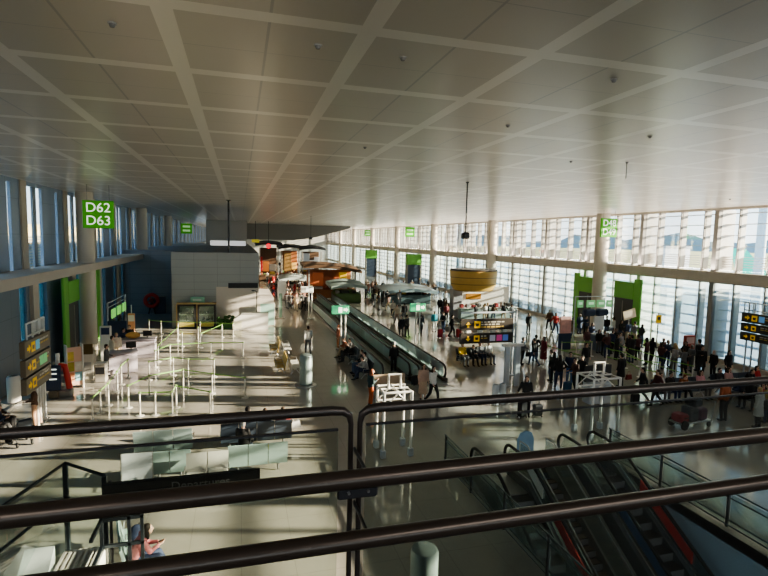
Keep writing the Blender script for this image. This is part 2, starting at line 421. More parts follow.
# tail of an aircraft and a floodlight mast
g = thing('airplane', 'parked airplane with a turquoise tail fin outside the right windows', 'airplane', (120, 85, -5.2), math.radians(60))
MB().tube([(0,-34,4.6),(0,-31,4.6),(0,-26,4.6),(0,0,4.6),(0,6,5.0),(0,12,6.0)], [0.3,1.4,2.0,2.0,1.6,0.4], 16).build('fuselage', m_white, g, True)
MB().prism_x([(4.5, 6.0), (11.5, 6.4), (13.2, 12.4), (10.2, 12.4)], -0.18, 0.18).build('tail_fin', mat('turquoise_tail_paint', (0.03, 0.66, 0.44), 0.4), g)
MB().prism_z([(-5.2, 12.2), (-5.2, 11), (0, 7.5), (5.2, 11), (5.2, 12.2), (0, 11)], 6.0, 6.2).build('tailplane', m_white, g)
MB().prism_z([(-16, -8), (-16, -9.5), (0, -17), (16, -9.5), (16, -8), (0, -9)], 3.4, 3.8).build('wing', m_white, g)
for x, y in ((-2, -12), (2, -12), (0, -30)): MB().tube([(x, y, 0), (x, y, 3.4)], 0.35, 8).build('landing_gear', m_mull, g)
g = thing('floodlight_mast', 'tall grey floodlight mast standing outside the right windows', 'lamp', (73.2, 57, -5.2))
MB().tube([(0,0,0),(0,0,26)], [0.75, 0.55], 12).build('pole', mat('mast_grey', (0.42, 0.48, 0.52), 0.5), g, True)
MB().box(-2, 2, -0.4, 0.4, 26, 27).build('lamp_head', m_mull, g)
# ================================================================ NEAR GUARD RAIL ON THE UPPER WALKWAY
def rail_side(name, label, x_post, x_end, x_pane):
    zt = at_y(356, 409, 1.5)[2]
    t = thing(name, label, 'railing', (x_post, 1.5, 5.85))
    s = 1 if x_end > x_post else -1
    zz = zt - 5.85; L = abs(x_end - x_post)
    path = [(s * L, 0, 0), (s * L, 0, zz - 0.03), (s * (L - 0.03), 0, zz)]
    path += [(s * (L - 0.1), 0, zz), (s * 0.06, 0, zz), (s * 0.025, 0, zz - 0.004), (s * 0.006, 0, zz - 0.018), (0, 0, zz - 0.045), (0, 0, 0)]
    MB().tube(path, [0.009, 0.012, 0.0155, 0.0155, 0.0155, 0.014, 0.0115, 0.0085, 0.0085], 12).build('tube_frame', m_dark, t, True)
    zp = at_y(x_pane, 429 if s < 0 else 424, 1.5)[2] - 5.85
    xp = at_y(x_pane, 430, 1.5)[0] - x_post
    g = MB().box(min(xp, s * (L - 0.04)), max(xp, s * (L - 0.04)), -0.005, 0.005, 0.08, zp).build('glass_pane', m_gt, t)
    MB().box(min(xp, s * (L - 0.04)), max(xp, s * (L - 0.04)), -0.0056, 0.0056, zp - 0.004, zp + 0.0015).build('pane_edge', m_black, g)
    for z in (0.25,):
        MB().rbox(min(0, xp) - 0.006, max(0, xp) + 0.012 , -0.012, 0.012, z, z + 0.045, 0.005).build('glass_clamp', m_dark, t)
    MB().box(s * L - 0.05, s * L + 0.05, -0.05, 0.05, 0, 0.012).build('base_plate', m_dark, t)
    MB().box(-0.03 * (s < 0), 0.03 * (s > 0), -0.04, 0.04, 0, 0.012).build('base_plate', m_dark, t)
    return t
xa = at_y(350.3, 460, 1.5)[0]; xb = at_y(359.2, 460, 1.5)[0]
rail_side('guard_rail', 'dark tube-framed glass balustrade panel left of the central gap', xa, -1.75, 338)
rb = rail_side('guard_rail', 'dark tube-framed glass balustrade panel right of the central gap', xb, 2.6, 366)
m_bronze = mat('dark_bronze_handrail', (0.075, 0.058, 0.048), 0.28, metal=0.55, var=0.05, scale=2)
zm = at_y(356, 479, 1.3)[2]; zl = at_y(356, 540, 1.3)[2]
t = thing('handrail', 'thick dark bronze handrail crossing the picture, upper of the two inner rails', 'handrail', (0, 1.3, 5.85))
MB().tube([(-1.6, 0, zm - 5.85), (2.4, 0, zm - 5.85)], 0.0265, 20).build('rail', m_bronze, t, True)
x0 = at_y(337, 490, 1.34)[0]; x1 = at_y(377, 490, 1.34)[0]; z1 = at_y(356, 497, 1.34)[2] - 5.85
b = MB().rbox(x0, x1, 0.03, 0.045, z1, zm - 5.85 + 0.005, 0.004).rbox((xa+xb)/2 - 0.004, (xa+xb)/2 + 0.005, 0.03, 0.215, zm - 5.85 - 0.012, zm - 5.85, 0.003).build('clamp_plate', m_black, t)
for x in (0.27, 0.75):
    xx = x0 + (x1 - x0) * x
    MB().tube([(xx, 0.0305, z1 + 0.020), (xx, 0.024, z1 + 0.020)], 0.0042, 10).build('screw', m_steel, b)
t = thing('handrail', 'thick dark bronze handrail crossing the picture, lower of the two inner rails', 'handrail', (0, 1.3, 5.85))
MB().tube([(-1.6, 0, zl - 5.85), (2.4, 0, zl - 5.85)], 0.0255, 20).build('rail', m_bronze, t, True)
MB().rbox((xa+xb)/2 - 0.004, (xa+xb)/2 + 0.005, 0.02, 0.205, zl - 5.85 - 0.006, zl - 5.85 + 0.006, 0.003).build('bracket', m_black, t)

# ================================================================ HANGING SIGNS AND CEILING FITTINGS
def gate_sign(px, py, Y, w, txt, label):
    x, y, z = at_y(px, py, Y)
    t = thing('gate_sign', label, 'sign', (x, y, z))
    h = w * 0.98
    MB().rbox(-w/2, w/2, -0.06, 0.06, -h/2, h/2, 0.015).build('sign_box', m_sign_green, t)
    for s in (-1, 1): MB().tube([(s * w * 0.36, 0, h/2), (s * w * 0.36, 0, ZC - z)], 0.012, 6).build('hanging_rod', m_mull, t)
    MB().box(-w/2, w/2, -0.066, -0.06, -0.008, 0.008).build('divider', m_green, t)
    if txt: words3d(txt, w * 0.47, m_let, t, (0, -0.064, 0.0), spacing=0.98)
    else:
        q = MB()
        for r in (0.2, -0.2): q.rbox(-w*0.34, w*0.34, -0.066, -0.06, h*r - h*0.1, h*r + h*0.1, 0.002)
        q.build('lettering', mat('pale_green_letter', (0.55, 0.85, 0.45), 0.5, emit=0.2), t)
    return t
gate_sign(98.5, 214.5, 30.0, 1.46, 'D62\nD63', 'green hanging gate sign reading D62 and D63')
gate_sign(608.8, 227.8, 31.8, 1.40, 'D48\nD49', 'green hanging gate sign reading D48 and D49')
gate_sign(186.5, 228.5, 80, 1.5, None, 'small far green hanging sign on the left window side, above the grey block')
gate_sign(409.8, 232, 80, 1.6, None, 'small far green hanging sign over the middle of the right glass wall')
gate_sign(367.5, 233, 100, 1.2, None, 'smallest green hanging sign, deepest along the right glass wall')

def dangling(px, ptop, pbot, r, label, box, cat='fitting', name='hanging_pole', col=None):
    x, y = fl(px, ptop, ZC); z = at_y(px, pbot, y)[2]
    t = thing(name, label, cat, (x, y, z))
    MB().tube([(0, 0, 0), (0, 0, ZC - z)], r, 10).build('pole', col or m_black, t, True)
    MB().lathe((0, 0, ZC - z - 0.06), [(r * 1.2, 0), (r * 2.6, 0.03), (r * 2.6, 0.06)], 14).build('ceiling_plate', m_black, t)
    if box: MB().rbox(-box, box, -box, box, -box * 1.7, 0.02, box * 0.3).build('speaker_box', m_black, t)
    else: MB().lathe((0, 0, -0.05), [(r * 1.5, 0), (r * 1.5, 0.05)], 14).build('end_cap', m_black, t)
    return t
dangling(467.5, 182, 233, 0.028, 'black box hanging on a long thin black rod from the ceiling', 0.15, 'speaker')
dangling(228.5, 200, 252, 0.07, 'thick dark pole hanging from the ceiling before the grey block', 0)
dangling(311, 216, 237, 0.02, 'small dark fitting on a thin rod far off above the shops', 0.18, 'speaker')
for px, py in ((112, 23), (403, 57), (614, 79), (508, 125), (650, 136), (365, 147), (627, 162), (571, 161), (730, 199), (318, 45)):
    x, y = fl(px, py, ZC)
    lab = {112: 'small round ceiling detector nearest the upper left corner', 403: 'small round ceiling detector upper middle of the ceiling', 614: 'small round ceiling detector in the upper right panels',
           508: 'small round ceiling detector right of the middle ceiling panels', 650: 'small round ceiling detector towards the right glass wall', 365: 'small round ceiling detector above the middle of the hall',
           627: 'small round ceiling detector above the D48 gate sign', 571: 'small round ceiling detector above and left of the D48 gate sign', 730: 'small round ceiling detector at the ceiling edge by the right glass', 318: 'small round ceiling detector between the first wide ceiling bands'}[px]
    t = thing('smoke_detector', lab, 'detector', (x, y, ZC), 0, 'ceiling detectors')
    MB().lathe((0, 0, -0.05), [(0.025, 0), (0.035, 0.02), (0.04, 0.05)], 14).build('detector_cap', mat('detector_grey', (0.25, 0.24, 0.23), 0.5), t)
    MB().lathe((0, 0, -0.012), [(0.055, 0), (0.055, 0.012)], 14).build('detector_base', m_plain, t)
    if px == 627:
        MB().tube([(0, 0, -0.5), (0, 0, 0)], 0.012, 6).build('drop_rod', m_mull, t)

# ================================================================ SIGN STANDS AND FRAMES ON THE FLOOR
def sign_panel(t, w, z0, z1, x0, face, icons):
    p = MB().rbox(x0, x0 + w, -0.09, 0.09, z0, z1, 0.02).build('sign_panel', face, t)
    h = z1 - z0; c = (z0 + z1) / 2
    # arrow
    a = MB(); ax = x0 + w * 0.14; s = h * 0.26
    if icons.get('arrow') == 'up':
        a.prism_y([(ax - s, c), (ax, c + s), (ax + s, c), (ax + s * .35, c), (ax + s * .35, c - s), (ax - s * .35, c - s), (ax - s * .35, c)], -0.1, -0.088)
    elif icons.get('arrow') == 'down':
        a.prism_y([(ax - s, c), (ax, c - s), (ax + s, c), (ax + s * .35, c), (ax + s * .35, c + s), (ax - s * .35, c + s), (ax - s * .35, c)], -0.1, -0.088)
    else:
        a.prism_y([(ax, c - s), (ax + s, c), (ax, c + s), (ax, c + s * .35), (ax - s, c + s * .35), (ax - s, c - s * .35), (ax, c - s * .35)], -0.1, -0.088)
    a.build('arrow', m_yel, p)
    q = MB(); ix = x0 + w * icons.get('ix', 0.28); s = h * 0.30
    q.rbox(ix - s, ix + s, -0.1, -0.088, c - s, c + s, 0.003).build('pictogram', m_yel, p)
    MB().prism_y([(ix - s * .6, c + s * .35), (ix + s * .6, c + s * .35), (ix + s * .45, c - s * .5), (ix - s * .45, c - s * .5)], -0.104, -0.099).build('pictogram_symbol', face, p)
    for kx, colr in icons.get('extra', ()):
        ex = x0 + w * kx
        MB().rbox(ex - s, ex + s, -0.1, -0.088, c - s, c + s, 0.003).build('pictogram', mat('pictogram_' + '%d%d%d' % tuple(int(v * 9) for v in colr), colr, 0.5, emit=0.15), p)
    for row, (xa_, xb_, colr) in enumerate(icons.get('text', ())):
        b = MB(); rr = random.Random(row * 7 + int(w * 10)); xx = x0 + w * xa_; zc = c + h * (0.22 - 0.22 * row)
        while xx < x0 + w * xb_:
            l = rr.uniform(0.03, 0.10) * w; b.box(xx, min(xx + l, x0 + w * xb_), -0.096, -0.088, zc - h * 0.055, zc + h * 0.055); xx += l + 0.02 * w
        b.build('text_line', mat('sign_text_' + '%d%d%d' % tuple(int(v * 9) for v in colr), colr, 0.5), p)
    return p
WT, YT = (0.55, 0.52, 0.45), (0.62, 0.42, 0.08)
# left stand, seen along its face
t = thing('direction_sign', 'tall stand of three taupe direction panels with yellow arrows by the left wall', 'sign', (-7.4, 21.6, 0), PI / 2)
for i, (z0, z1) in enumerate(((3.0, 3.6), (2.33, 2.93), (1.66, 2.26))):
    sign_panel(t, 2.5, z0, z1, -1.2, m_taupe, dict(arrow='right' if i else 'right', ix=0.3, extra=(((0.47, (0.15, 0.45, 0.62)),) if i == 0 else ((0.6, (0.2, 0.6, 0.25)), (0.75, (0.2, 0.6, 0.25))) if i == 1 else ()), text=((0.5, 0.9, WT), (0.4, 0.9, YT))))
for x, y in ((0.40, 0.14), (0.66, 0.14), (0.92, 0.14), (1.18, 0.14)):
    MB().tube([(x, 0.14, 0), (x, 0.14, 4.15)], 0.05, 10).build('post', m_wframe, t, True)
MB().rbox(0.3, 1.3, 0.0, 0.3, 0, 0.03, 0.01).build('base_plate', m_steel, t)
fr = MB()
for z in (3.72, 4.18): fr.tube([(-0.75, 0, z), (0.95, 0, z)], 0.035, 8)
for x in (-0.75, -0.2, 0.4, 0.95): fr.tube([(x, 0, 3.6), (x, 0, 4.18)], 0.035, 8)
fr.build('top_frame', m_wframe, t, True)
# right stand
t = thing('direction_sign', 'stand of three dark direction panels with yellow arrows at the right edge', 'sign', (27.7, 20.9, 0), -PI / 2)
for i, (z0, z1) in enumerate(((3.28, 3.82), (2.76, 3.22), (2.25, 2.70))):
    sign_panel(t, 2.6, z0, z1, -1.35, m_brown, dict(arrow='left' if i == 2 else 'right', ix=0.3, extra=(((0.46, (0.18, 0.42, 0.75)),) if i == 0 else ()), text=((0.45, 0.9, WT), (0.45, 0.8, YT))))
for x in (-1.1, -0.75, 0.7, 1.05): MB().tube([(x, 0.14, 0), (x, 0.14, 4.35)], 0.045, 10).build('post', m_gframe, t, True)
fr = MB()
for z in (3.95, 4.38): fr.tube([(-1.35, 0.1, z), (1.25, 0.1, z)], 0.03, 8)
for k in range(6): fr.tube([(-1.35 + k * 0.52, 0.1, 3.82), (-1.35 + k * 0.52, 0.1, 4.38)], 0.03, 8)
fr.build('top_frame', m_gframe, t, True)
MB().rbox(-1.2, 1.15, 0.0, 0.3, 0, 0.03, 0.01).build('base_plate', m_steel, t)
# middle stand
t = thing('direction_sign', 'wide two-row black direction board with yellow pictograms in mid hall', 'sign', (13.1, 25.2, 0))
sign_panel(t, 3.2, 2.66, 3.27, -1.62, m_brown, dict(arrow='up', ix=0.31, text=((0.38, 0.82, WT), (0.38, 0.74, WT), (0.38, 0.82, YT))))
sign_panel(t, 3.2, 1.92, 2.48, -1.60, m_brown, dict(arrow='down', ix=0.3, text=((0.38, 0.5, WT), (0.38, 0.52, YT)), extra=((0.60, (0.42, 0.42, 0.50)), (0.73, (0.62, 0.08, 0.28)), (0.85, (0.12, 0.22, 0.60)))))
for x in (1.68, 1.86): MB().tube([(x, 0.12, 0), (x, 0.12, 3.75)], 0.05, 10).build('post', m_gframe, t, True)
for z in (2.2, 2.95, 3.6): MB().box(-1.5, 1.86, 0.09, 0.15, z - 0.04, z + 0.04).build('rail', m_gframe, t)
for x in (-1.1, -0.4, 0.4, 1.1): MB().rbox(x - 0.16, x + 0.12, -0.1, 0.08, 2.5, 2.64, 0.02).build('spotlight', m_wframe, t)
MB().rbox(1.5, 2.05, -0.1, 0.35, 0, 0.04, 0.01).build('base_plate', m_steel, t)

def gantry(x, y, w, d, h, label, loop=True, m=m_wframe, rz=0.0):
    t = thing('tubular_frame', label, 'frame', (x, y, 0), rz)
    for sx in (-1, 1):
        for sy in (-1, 1):
            p = MB().tube([(sx * w/2, sy * d/2, 0), (sx * w/2, sy * d/2, h)], 0.05, 10).build('post', m, t, True)
            MB().rbox(sx * w/2 - 0.09, sx * w/2 + 0.09, sy * d/2 - 0.09, sy * d/2 + 0.09, 0, 0.28, 0.02).build('foot', m_gframe, p)
    f = MB()
    for z in (h - 0.02, h - 0.55):
        f.tube([(-w/2, -d/2, z), (w/2, -d/2, z), (w/2, d/2, z), (-w/2, d/2, z), (-w/2, -d/2, z)], 0.04, 8)
    f.tube([(0, -d/2, h), (0, d/2, h)], 0.035, 8); f.tube([(-w/2, 0, h), (w/2, 0, h)], 0.035, 8)
    for s in (-1, 1): f.tube([(-w/2, s*d/2, h - 0.55), (0, s*d/2, h - 0.05), (w/2, s*d/2, h - 0.55)], 0.025, 6)
    f.build('top_frame', m, t, True)
    if loop:
        MB().tube([(-0.22, 0, h), (-0.22, 0, h + 0.5), (0.22, 0, h + 0.5), (0.22, 0, h)], 0.05, 8).build('loop', m, t, True)
    return t
gantry(5.2, 16.7, 1.0, 0.9, 2.3, 'white four-post tubular frame beside the tan board and walkway end')
gantry(13.5, 16.5, 1.2, 1.0, 2.4, 'white four-post tubular frame behind the right escalator')
t = thing('tubular_frame', 'pale grey two-post frame standing alone in the middle floor', 'frame', (13.6, 23.2, 0))
for x in (-0.3, 0.3):
    p = MB().rbox(x - 0.14, x + 0.14, -0.07, 0.07, 0, 2.2, 0.02).build('post', m_gframe, t)
    MB().rbox(x - 0.17, x + 0.17, -0.12, 0.12, 0, 0.05, 0.01).build('foot', m_steel, p)
MB().rbox(-0.62, 0.62, -0.1, 0.1, 2.12, 2.26, 0.02).build('crossbar', m_wframe, t)
# exit lights on twin posts
def exit_stand(x, y, label, sx, col=None):
    t = thing('exit_sign', label, 'sign', (x, y, 0))
    for k in (0.0, 0.3): MB().tube([(k, 0, 0), (k, 0, 3.0)], 0.05, 8).build('post', m_wframe, t, True)
    MB().tube([(0, 0, 3.0), (0.3, 0, 3.0)], 0.05, 8).build('crossbar', m_wframe, t)
    p = MB().rbox(-0.75 + sx, 0.42 + sx, -0.16, -0.05, 2.45, 3.02, 0.03).build('light_box', col or mat('green_exit_light', (0.05, 0.36, 0.17), 0.4, emit=0.45, var=0.04), t)
    MB().rbox(-0.3 + sx, -0.05 + sx, -0.175, -0.155, 2.55, 2.92, 0.01).build('pictogram', m_let, p)
    MB().prism_y([(0.05 + sx, 2.66), (0.22 + sx, 2.66), (0.22 + sx, 2.58), (0.36 + sx, 2.74), (0.22 + sx, 2.9), (0.22 + sx, 2.82), (0.05 + sx, 2.82)], -0.175, -0.155).build('arrow', m_let, p)
    MB().rbox(-0.12, 0.42, -0.2, 0.2, 0, 0.05, 0.01).build('base_plate', m_steel, t)
    return t
exit_stand(6.52, 33.4, 'green lit exit sign on twin white posts left of the moving walkway', 0.08)
exit_stand(12.05, 34.0, 'green lit exit sign on twin white posts right of the moving walkway', 0.25)
exit_stand(6.1, 47.0, 'twin white posts with small pale sign farther along the walkway', 0.0, m_wframe)

# black header board over the stairs enclosure
t = thing('header_sign', 'long black header board with faint lettering above the lower left stairs', 'sign', (-1.15, 10.8, 0))
p0 = at_y(103, 484, 10.8); p1 = at_y(260, 470, 10.8)
MB().rbox(p0[0] + 1.15, p1[0] + 1.15, -0.06, 0.06, p0[2] - 0.42, p0[2], 0.015).build('board', mat('matt_black_board', (0.012, 0.012, 0.014), 0.5), t)
words3d('Departures', 0.25, mat('faint_grey_letter', (0.16, 0.16, 0.165), 0.5), t, (0.35, -0.062, p0[2] - 0.17))
for x in (p0[0] + 1.25,): MB().tube([(x, 0.1, 0), (x, 0.1, p0[2])], 0.03, 8).build('post', m_black, t, True)

# ---- glass stairs enclosure at the lower left
t = thing('glass_enclosure', 'dark-framed glass stairs enclosure in the lower left corner', 'enclosure', (0, 0, 0))
c = at_y(65, 463, 11.5); ct = c[2]
posts = [((c[0], 11.5), ct), ((c[0] + 0.85, 10.95), ct - 0.12)]
lx, ly = c[0] - 0.55, 9.6
posts.append(((lx, ly), ct)); posts.append(((-4.25, 8.3), ct))
for (x, y), z in posts: MB().rbox(x - 0.045, x + 0.045, y - 0.045, y + 0.045, 0, z, 0.01).build('post', mat('dark_blue_grey_frame', (0.05, 0.06, 0.075), 0.35, metal=0.5), t)
r = MB()
for z in (ct, ct - 0.75): r.tube([(posts[1][0][0], posts[1][0][1], z - 0.1), (c[0], 11.5, z), (lx, ly, z), (-4.25, 8.3, z)], 0.035, 8)
r.build('rail', _M['dark_blue_grey_frame'], t, True)
g = MB()
for (a, b) in ((0, 1), (0, 2), (2, 3)):
    (ax, ay), az = posts[a]; (bx, by), bz = posts[b]
    g.add([(ax, ay, 0.1), (bx, by, 0.1), (bx, by, ct - 0.12), (ax, ay, ct - 0.1)], [(0, 1, 2, 3)])
g.build('glass_pane', glass_mat('enclosure_glass', (0.86, 0.93, 0.90), refl=0.08, milky=0.05), t)
s = MB()
for k in range(8): s.box(-3.38 + k * 0.10, -3.33 + k * 0.10, 9.9 + 0.03 * k, 10.9, 0, 1.2).box(-3.36 + k * 0.10, -3.29 + k * 0.10, 10.85, 10.9, 0, 1.2)
s.build('sunlit_riser_pleats', m_white, t)  # white pleats in place of sunlit stair risers, brightness put into colour
MB().prism_x([(8.6, 0), (10.6, 0), (10.6, 1.5)], -3.95, -3.45).build('stair_side', mat('pale_blue_panel', (0.62, 0.68, 0.70), 0.5), t)
k = MB()
for z in (0.7, 1.25, 1.8):
    k.box(-2.70, -1.9, 10.70, 10.76, z, z + 0.06); k.box(-2.70, -2.64, 10.0, 10.7, z, z + 0.06)
for x in (-2.70, -2.2, -1.96): k.box(x, x + 0.06, 10.70, 10.76, 0, 1.9)
k.build('bar_grid', _M['dark_blue_grey_frame'], t)
# floor cylinders
def cyl(x, y, r, h, label):
    t = thing('air_diffuser', label, 'diffuser', (x, y, 0))
    MB().lathe((0, 0, 0.05), [(r, 0), (r, h - 0.16), (r * 0.93, h - 0.10), (r * 0.7, h - 0.06), (r * 0.2, h - 0.05)], 32).build('drum', mat('grey_green_metal', (0.24, 0.30, 0.30), 0.42, metal=0.3, var=0.05), t, True)
    MB().lathe((0, 0, 0), [(r * 1.7, 0), (r * 1.7, 0.03), (r, 0.06)], 32).build('base_ring', m_steel, t, True)
cyl(3.2, 25.5, 0.32, 1.62, 'grey cylinder standing on the floor beside the row of seats')
cyl(3.42, 8.75, 0.27, 1.6, 'grey round-topped cylinder below the rails in the foreground')
# ================================================================ MOVING WALKWAY
def walkway(xc, y0, y1, wdt, label, red=False):
    t = thing('moving_walkway', label, 'walkway', (xc, y0, 0))
    L = y1 - y0
    m_tread = grid_mat('walkway_tread_%d' % int(xc), (0.46, 0.48, 0.44), (0.62, 0.64, 0.58), ((1, 0.4, 0, 0.05), (0, 0.16, 0, 0.02)), 0.5, metal=0.2)
    MB().box(-wdt/2 + 0.16, wdt/2 - 0.16, 0.25, L - 0.25, 0.005, 0.05).build('tread', m_tread, t)
    MB().box(-wdt/2 + 0.1, wdt/2 - 0.1, -0.5, 0.25, 0.004, 0.04).build('comb_plate', m_steel, t)
    for s in (-1, 1):
        x = s * (wdt/2 - 0.06)
        MB().rbox(x - 0.13, x + 0.13, 0, L, 0, 0.22, 0.02).build('skirt', mat('dark_brown_skirt', (0.10, 0.085, 0.072), 0.4, metal=0.3), t)
        b = MB().box(x - 0.012, x + 0.012, 0.35, L - 0.3, 0.22, 0.86).build('balustrade_glass', m_gw, t)
        k = MB()
        yy = 2.0
        while yy < L - 1: k.box(x - 0.016, x + 0.016, yy - 0.012, yy + 0.012, 0.22, 0.86); yy += 1.6
        k.build('glass_joint', m_steel, b)
        path = [(x, 0.5, 0.2)]
        for a in range(0, 11): 
            an = PI * 1.5 - PI * a / 10 - 0.0
            path.append((x, 0.38 + 0.36 * math.cos(an), 0.55 + 0.36 * math.sin(an)))
        path += [(x, 1.2, 0.93), (x, L, 0.93)]
        MB().tube(path, 0.055, 10).build('handrail', mat('dark_brown_rubber', (0.055, 0.042, 0.036), 0.4), t, True)
    return t
wkL = walkway(7.95, 25.2, 60, 1.6, 'left lane of the moving walkway, with a man stepping off its near end')
wkR = walkway(9.75, 24.6, 60, 1.6, 'right lane of the moving walkway, with red panels at its near end')
def ad(w_, dx, dy, z, sy, sz, label=None, col=None):
    o = MB().rbox(-0.02, 0.02, -sy/2, sy/2, -sz/2, sz/2, 0.006).build('advert_panel', col or m_red, w_, loc=(dx, dy, z))
    o['label'] = label
ad(wkR, 0.80, 1.6, 0.55, 1.3, 0.42, 'red advert panel on the outer side'); ad(wkR, -0.70, 3.4, 0.55, 1.2, 0.42, 'red advert panel on the inner side')
ad(wkR, 0.80, 3.7, 0.55, 2.4, 0.5, 'white advert panel on the outer side', m_white)

# tan board by the end of the walkway
t = thing('board_counter', 'long tan board counter across the near end of the walkway', 'counter', (6.9, 23.2, 0), math.radians(4))
MB().rbox(-0.8, 0.85, -0.06, 0.06, 0.25, 1.0, 0.02).build('board', m_tan, t)
MB().rbox(-0.75, 0.1, -0.10, -0.06, 0.28, 0.55, 0.02).build('dark_strip', m_black, t)
for x in (-0.7, 0.75): MB().rbox(x - 0.04, x + 0.04, -0.25, 0.25, 0, 0.28, 0.02).build('foot', m_mull, t)

# ================================================================ ESCALATORS AND STAIRS
SL = math.tan(math.radians(30))
def incline(y):  # height of the incline at local y (top landing at y=0, falls towards -y)
    return 0.0 if y > 0 else y * SL
def escalator(xc, ytop, wdt, label, panels, drop=6.1):
    t = thing('escalator', label, 'escalator', (xc, ytop, 0))
    run = drop / SL
    st = MB(); n = int(run / 0.4)
    for i in range(n):
        y = -i * 0.4; z = y * SL
        st.box(-wdt/2 + 0.3, wdt/2 - 0.3, y - 0.4, y, z - 0.55, z - 0.02 - 0.0)
    st.build('step', grid_mat('escalator_step_%d' % int(xc * 10), (0.09, 0.09, 0.092), (0.17, 0.17, 0.17), ((0, 0.05, 0, 0.012),), 0.5, metal=0.4), t)
    MB().box(-wdt/2 + 0.28, wdt/2 - 0.28, 0, 1.7, -0.02, 0.03).build('comb_plate', m_steel, t)
    for s in (-1, 1):
        x = s * (wdt/2 - 0.14)
        MB().prism_x([(1.2, 0.0), (1.2, 0.28), (0.1, 0.30), (-run, -drop + 0.30), (-run, -drop - 0.3), (-run + 0.6, -drop - 0.3), (0.3, -0.2)], x - 0.15, x + 0.15).build('skirt', mat('dark_steel_skirt', (0.13, 0.14, 0.145), 0.35, metal=0.4), t)
        MB().prism_x([(1.3, 0.28), (1.5, 0.5), (1.35, 0.84), (0.1, 0.86), (-run, -drop + 0.86), (-run, -drop + 0.3), (0.1, 0.3)], x - 0.012, x + 0.012).build('balustrade_glass', m_gt, t)
        path = [(x, 1.0, 0.24)]
        for a in range(0, 11):
            an = -PI / 2 + PI * a / 10
            path.append((x, 1.35 + 0.33 * math.cos(an), 0.58 + 0.33 * math.sin(an)))
        path += [(x, 0.6, 0.91), (x, 0.15, 0.88), (x, -0.3, 0.70), (x, -run, -drop + 0.88)]
        MB().tube(path, 0.05, 10).build('handrail', m_rub, t, True)
        MB().tube([(x, 0.9, 0.30), (x, 0.1, 0.315), (x, -run, -drop + 0.315)], 0.02, 6).build('trim_line', m_steel, t)
    return t
eL = escalator(7.82, 12.9, 1.5, 'left escalator going down, with red and white panels inside', 1)
eR = escalator(11.35, 13.3, 1.5, 'right escalator going down, with red and blue panels inside', 2)
def esc_panel(root, x, y0, y1, z, col, part='advert_strip'):
    g = MB().prism_x([(y0, y0 * SL + z), (y1, y1 * SL + z), (y1, y1 * SL + z - 0.32), (y0, y0 * SL + z - 0.32)], x - 0.018, x + 0.018)
    g.build(part, col, root)
m_blue = mat('dull_blue_panel', (0.10, 0.20, 0.42), 0.4)
esc_panel(eL, 0.585, 0.5, -0.6, 0.78, m_white); esc_panel(eL, 0.585, -1.0, -3.2, 0.78, m_red)
esc_panel(eR, 0.585, -0.9, -2.9, 0.78, m_red); esc_panel(eR, -0.585, -1.3, -3.4, 0.74, m_blue)
t = thing('staircase', 'brown-stepped staircase going down between the two escalators', 'stairs', (9.40, 13.9, 0))
s = MB()
for i in range(30):
    y = -i * 0.32; z = -(i + 1) * 0.185
    s.box(-0.42, 0.42, y - 0.32, y, z - 0.7, z)
s.build('step', grid_mat('brown_stair_tread', (0.26, 0.21, 0.155), (0.06, 0.055, 0.05), ((1, 0.32, 0.0, 0.10),), 0.6), t)
for x, w0, w1 in ((-0.5, 0.12, 0.06), (0.5, 0.06, 0.62)):
    MB().prism_x([(0.5, 0), (0.5, 0.25), (0, 0.2), (-10, -5.6), (-10, -6.1), (0, -0.35)], x - w0, x + w1).build('stringer', mat('dark_olive_stringer', (0.17, 0.175, 0.145), 0.4), t)
    MB().tube([(x, 0.55, 0.1), (x, 0.55, 0.95), (x, 0.1, 0.97), (x, -10, -4.8)], 0.025, 8).build('handrail', m_steel, t, True)
    MB().prism_x([(0.5, 0.2), (0.5, 0.88), (0.1, 0.9), (-10, -4.9), (-10, -5.5), (0, 0.2)], x - 0.01, x + 0.01).build('glass_pane', m_gt, t)
t = thing('blue_panel_screen', 'pale blue arched panel standing at the head of the stairs', 'panel', (9.45, 15.0, 0))
MB().prism_y([(-0.32, 0.0), (0.32, 0.0), (0.32, 0.75), (0.22, 0.98), (0, 1.05), (-0.22, 0.98), (-0.32, 0.75)], -0.02, 0.02).build('panel', mat('pale_blue_acrylic', (0.28, 0.42, 0.60), 0.35), t)
for x in (-0.3, 0.3): MB().rbox(x - 0.03, x + 0.03, -0.12, 0.12, 0, 0.08, 0.01).build('foot', m_steel, t)
# guards around the well
def well_guard(x, y0, y1, n_, label, name='guard_rail', panels=True):
    t = thing(name, label, 'railing', (x, y0, 0))
    L = y1 - y0
    for i in range(n_ + 1):
        y = L * i / n_
        MB().rbox(-0.03, 0.03, y - 0.035, y + 0.035, -0.12, 1.02, 0.008).build('post', m_black, t)
    for z in (1.0, 0.82, 0.2, 0.06): MB().tube([(0, -0.1, z), (0, L + 0.1, z)], 0.022, 8).build('rail', mat('dark_green_grey_rail', (0.10, 0.13, 0.13), 0.35, metal=0.5), t, True)
    g = MB()
    for i in range(n_): g.box(-0.008, 0.008, L * i / n_ + 0.08, L * (i + 1) / n_ - 0.08, 0.1, 0.93)
    g.build('glass_pane', glass_mat('guard_glass', (0.84, 0.91, 0.89), refl=0.04, milky=0.025, milk=(0.7, 0.85, 0.82)), t)
    return t
well_guard(6.62, 5.4, 15.3, 5, 'glass guard rail along the left edge of the escalator opening')
well_guard(12.6, 3.2, 14.6, 5, 'glass guard rail along the right edge of the escalator opening')

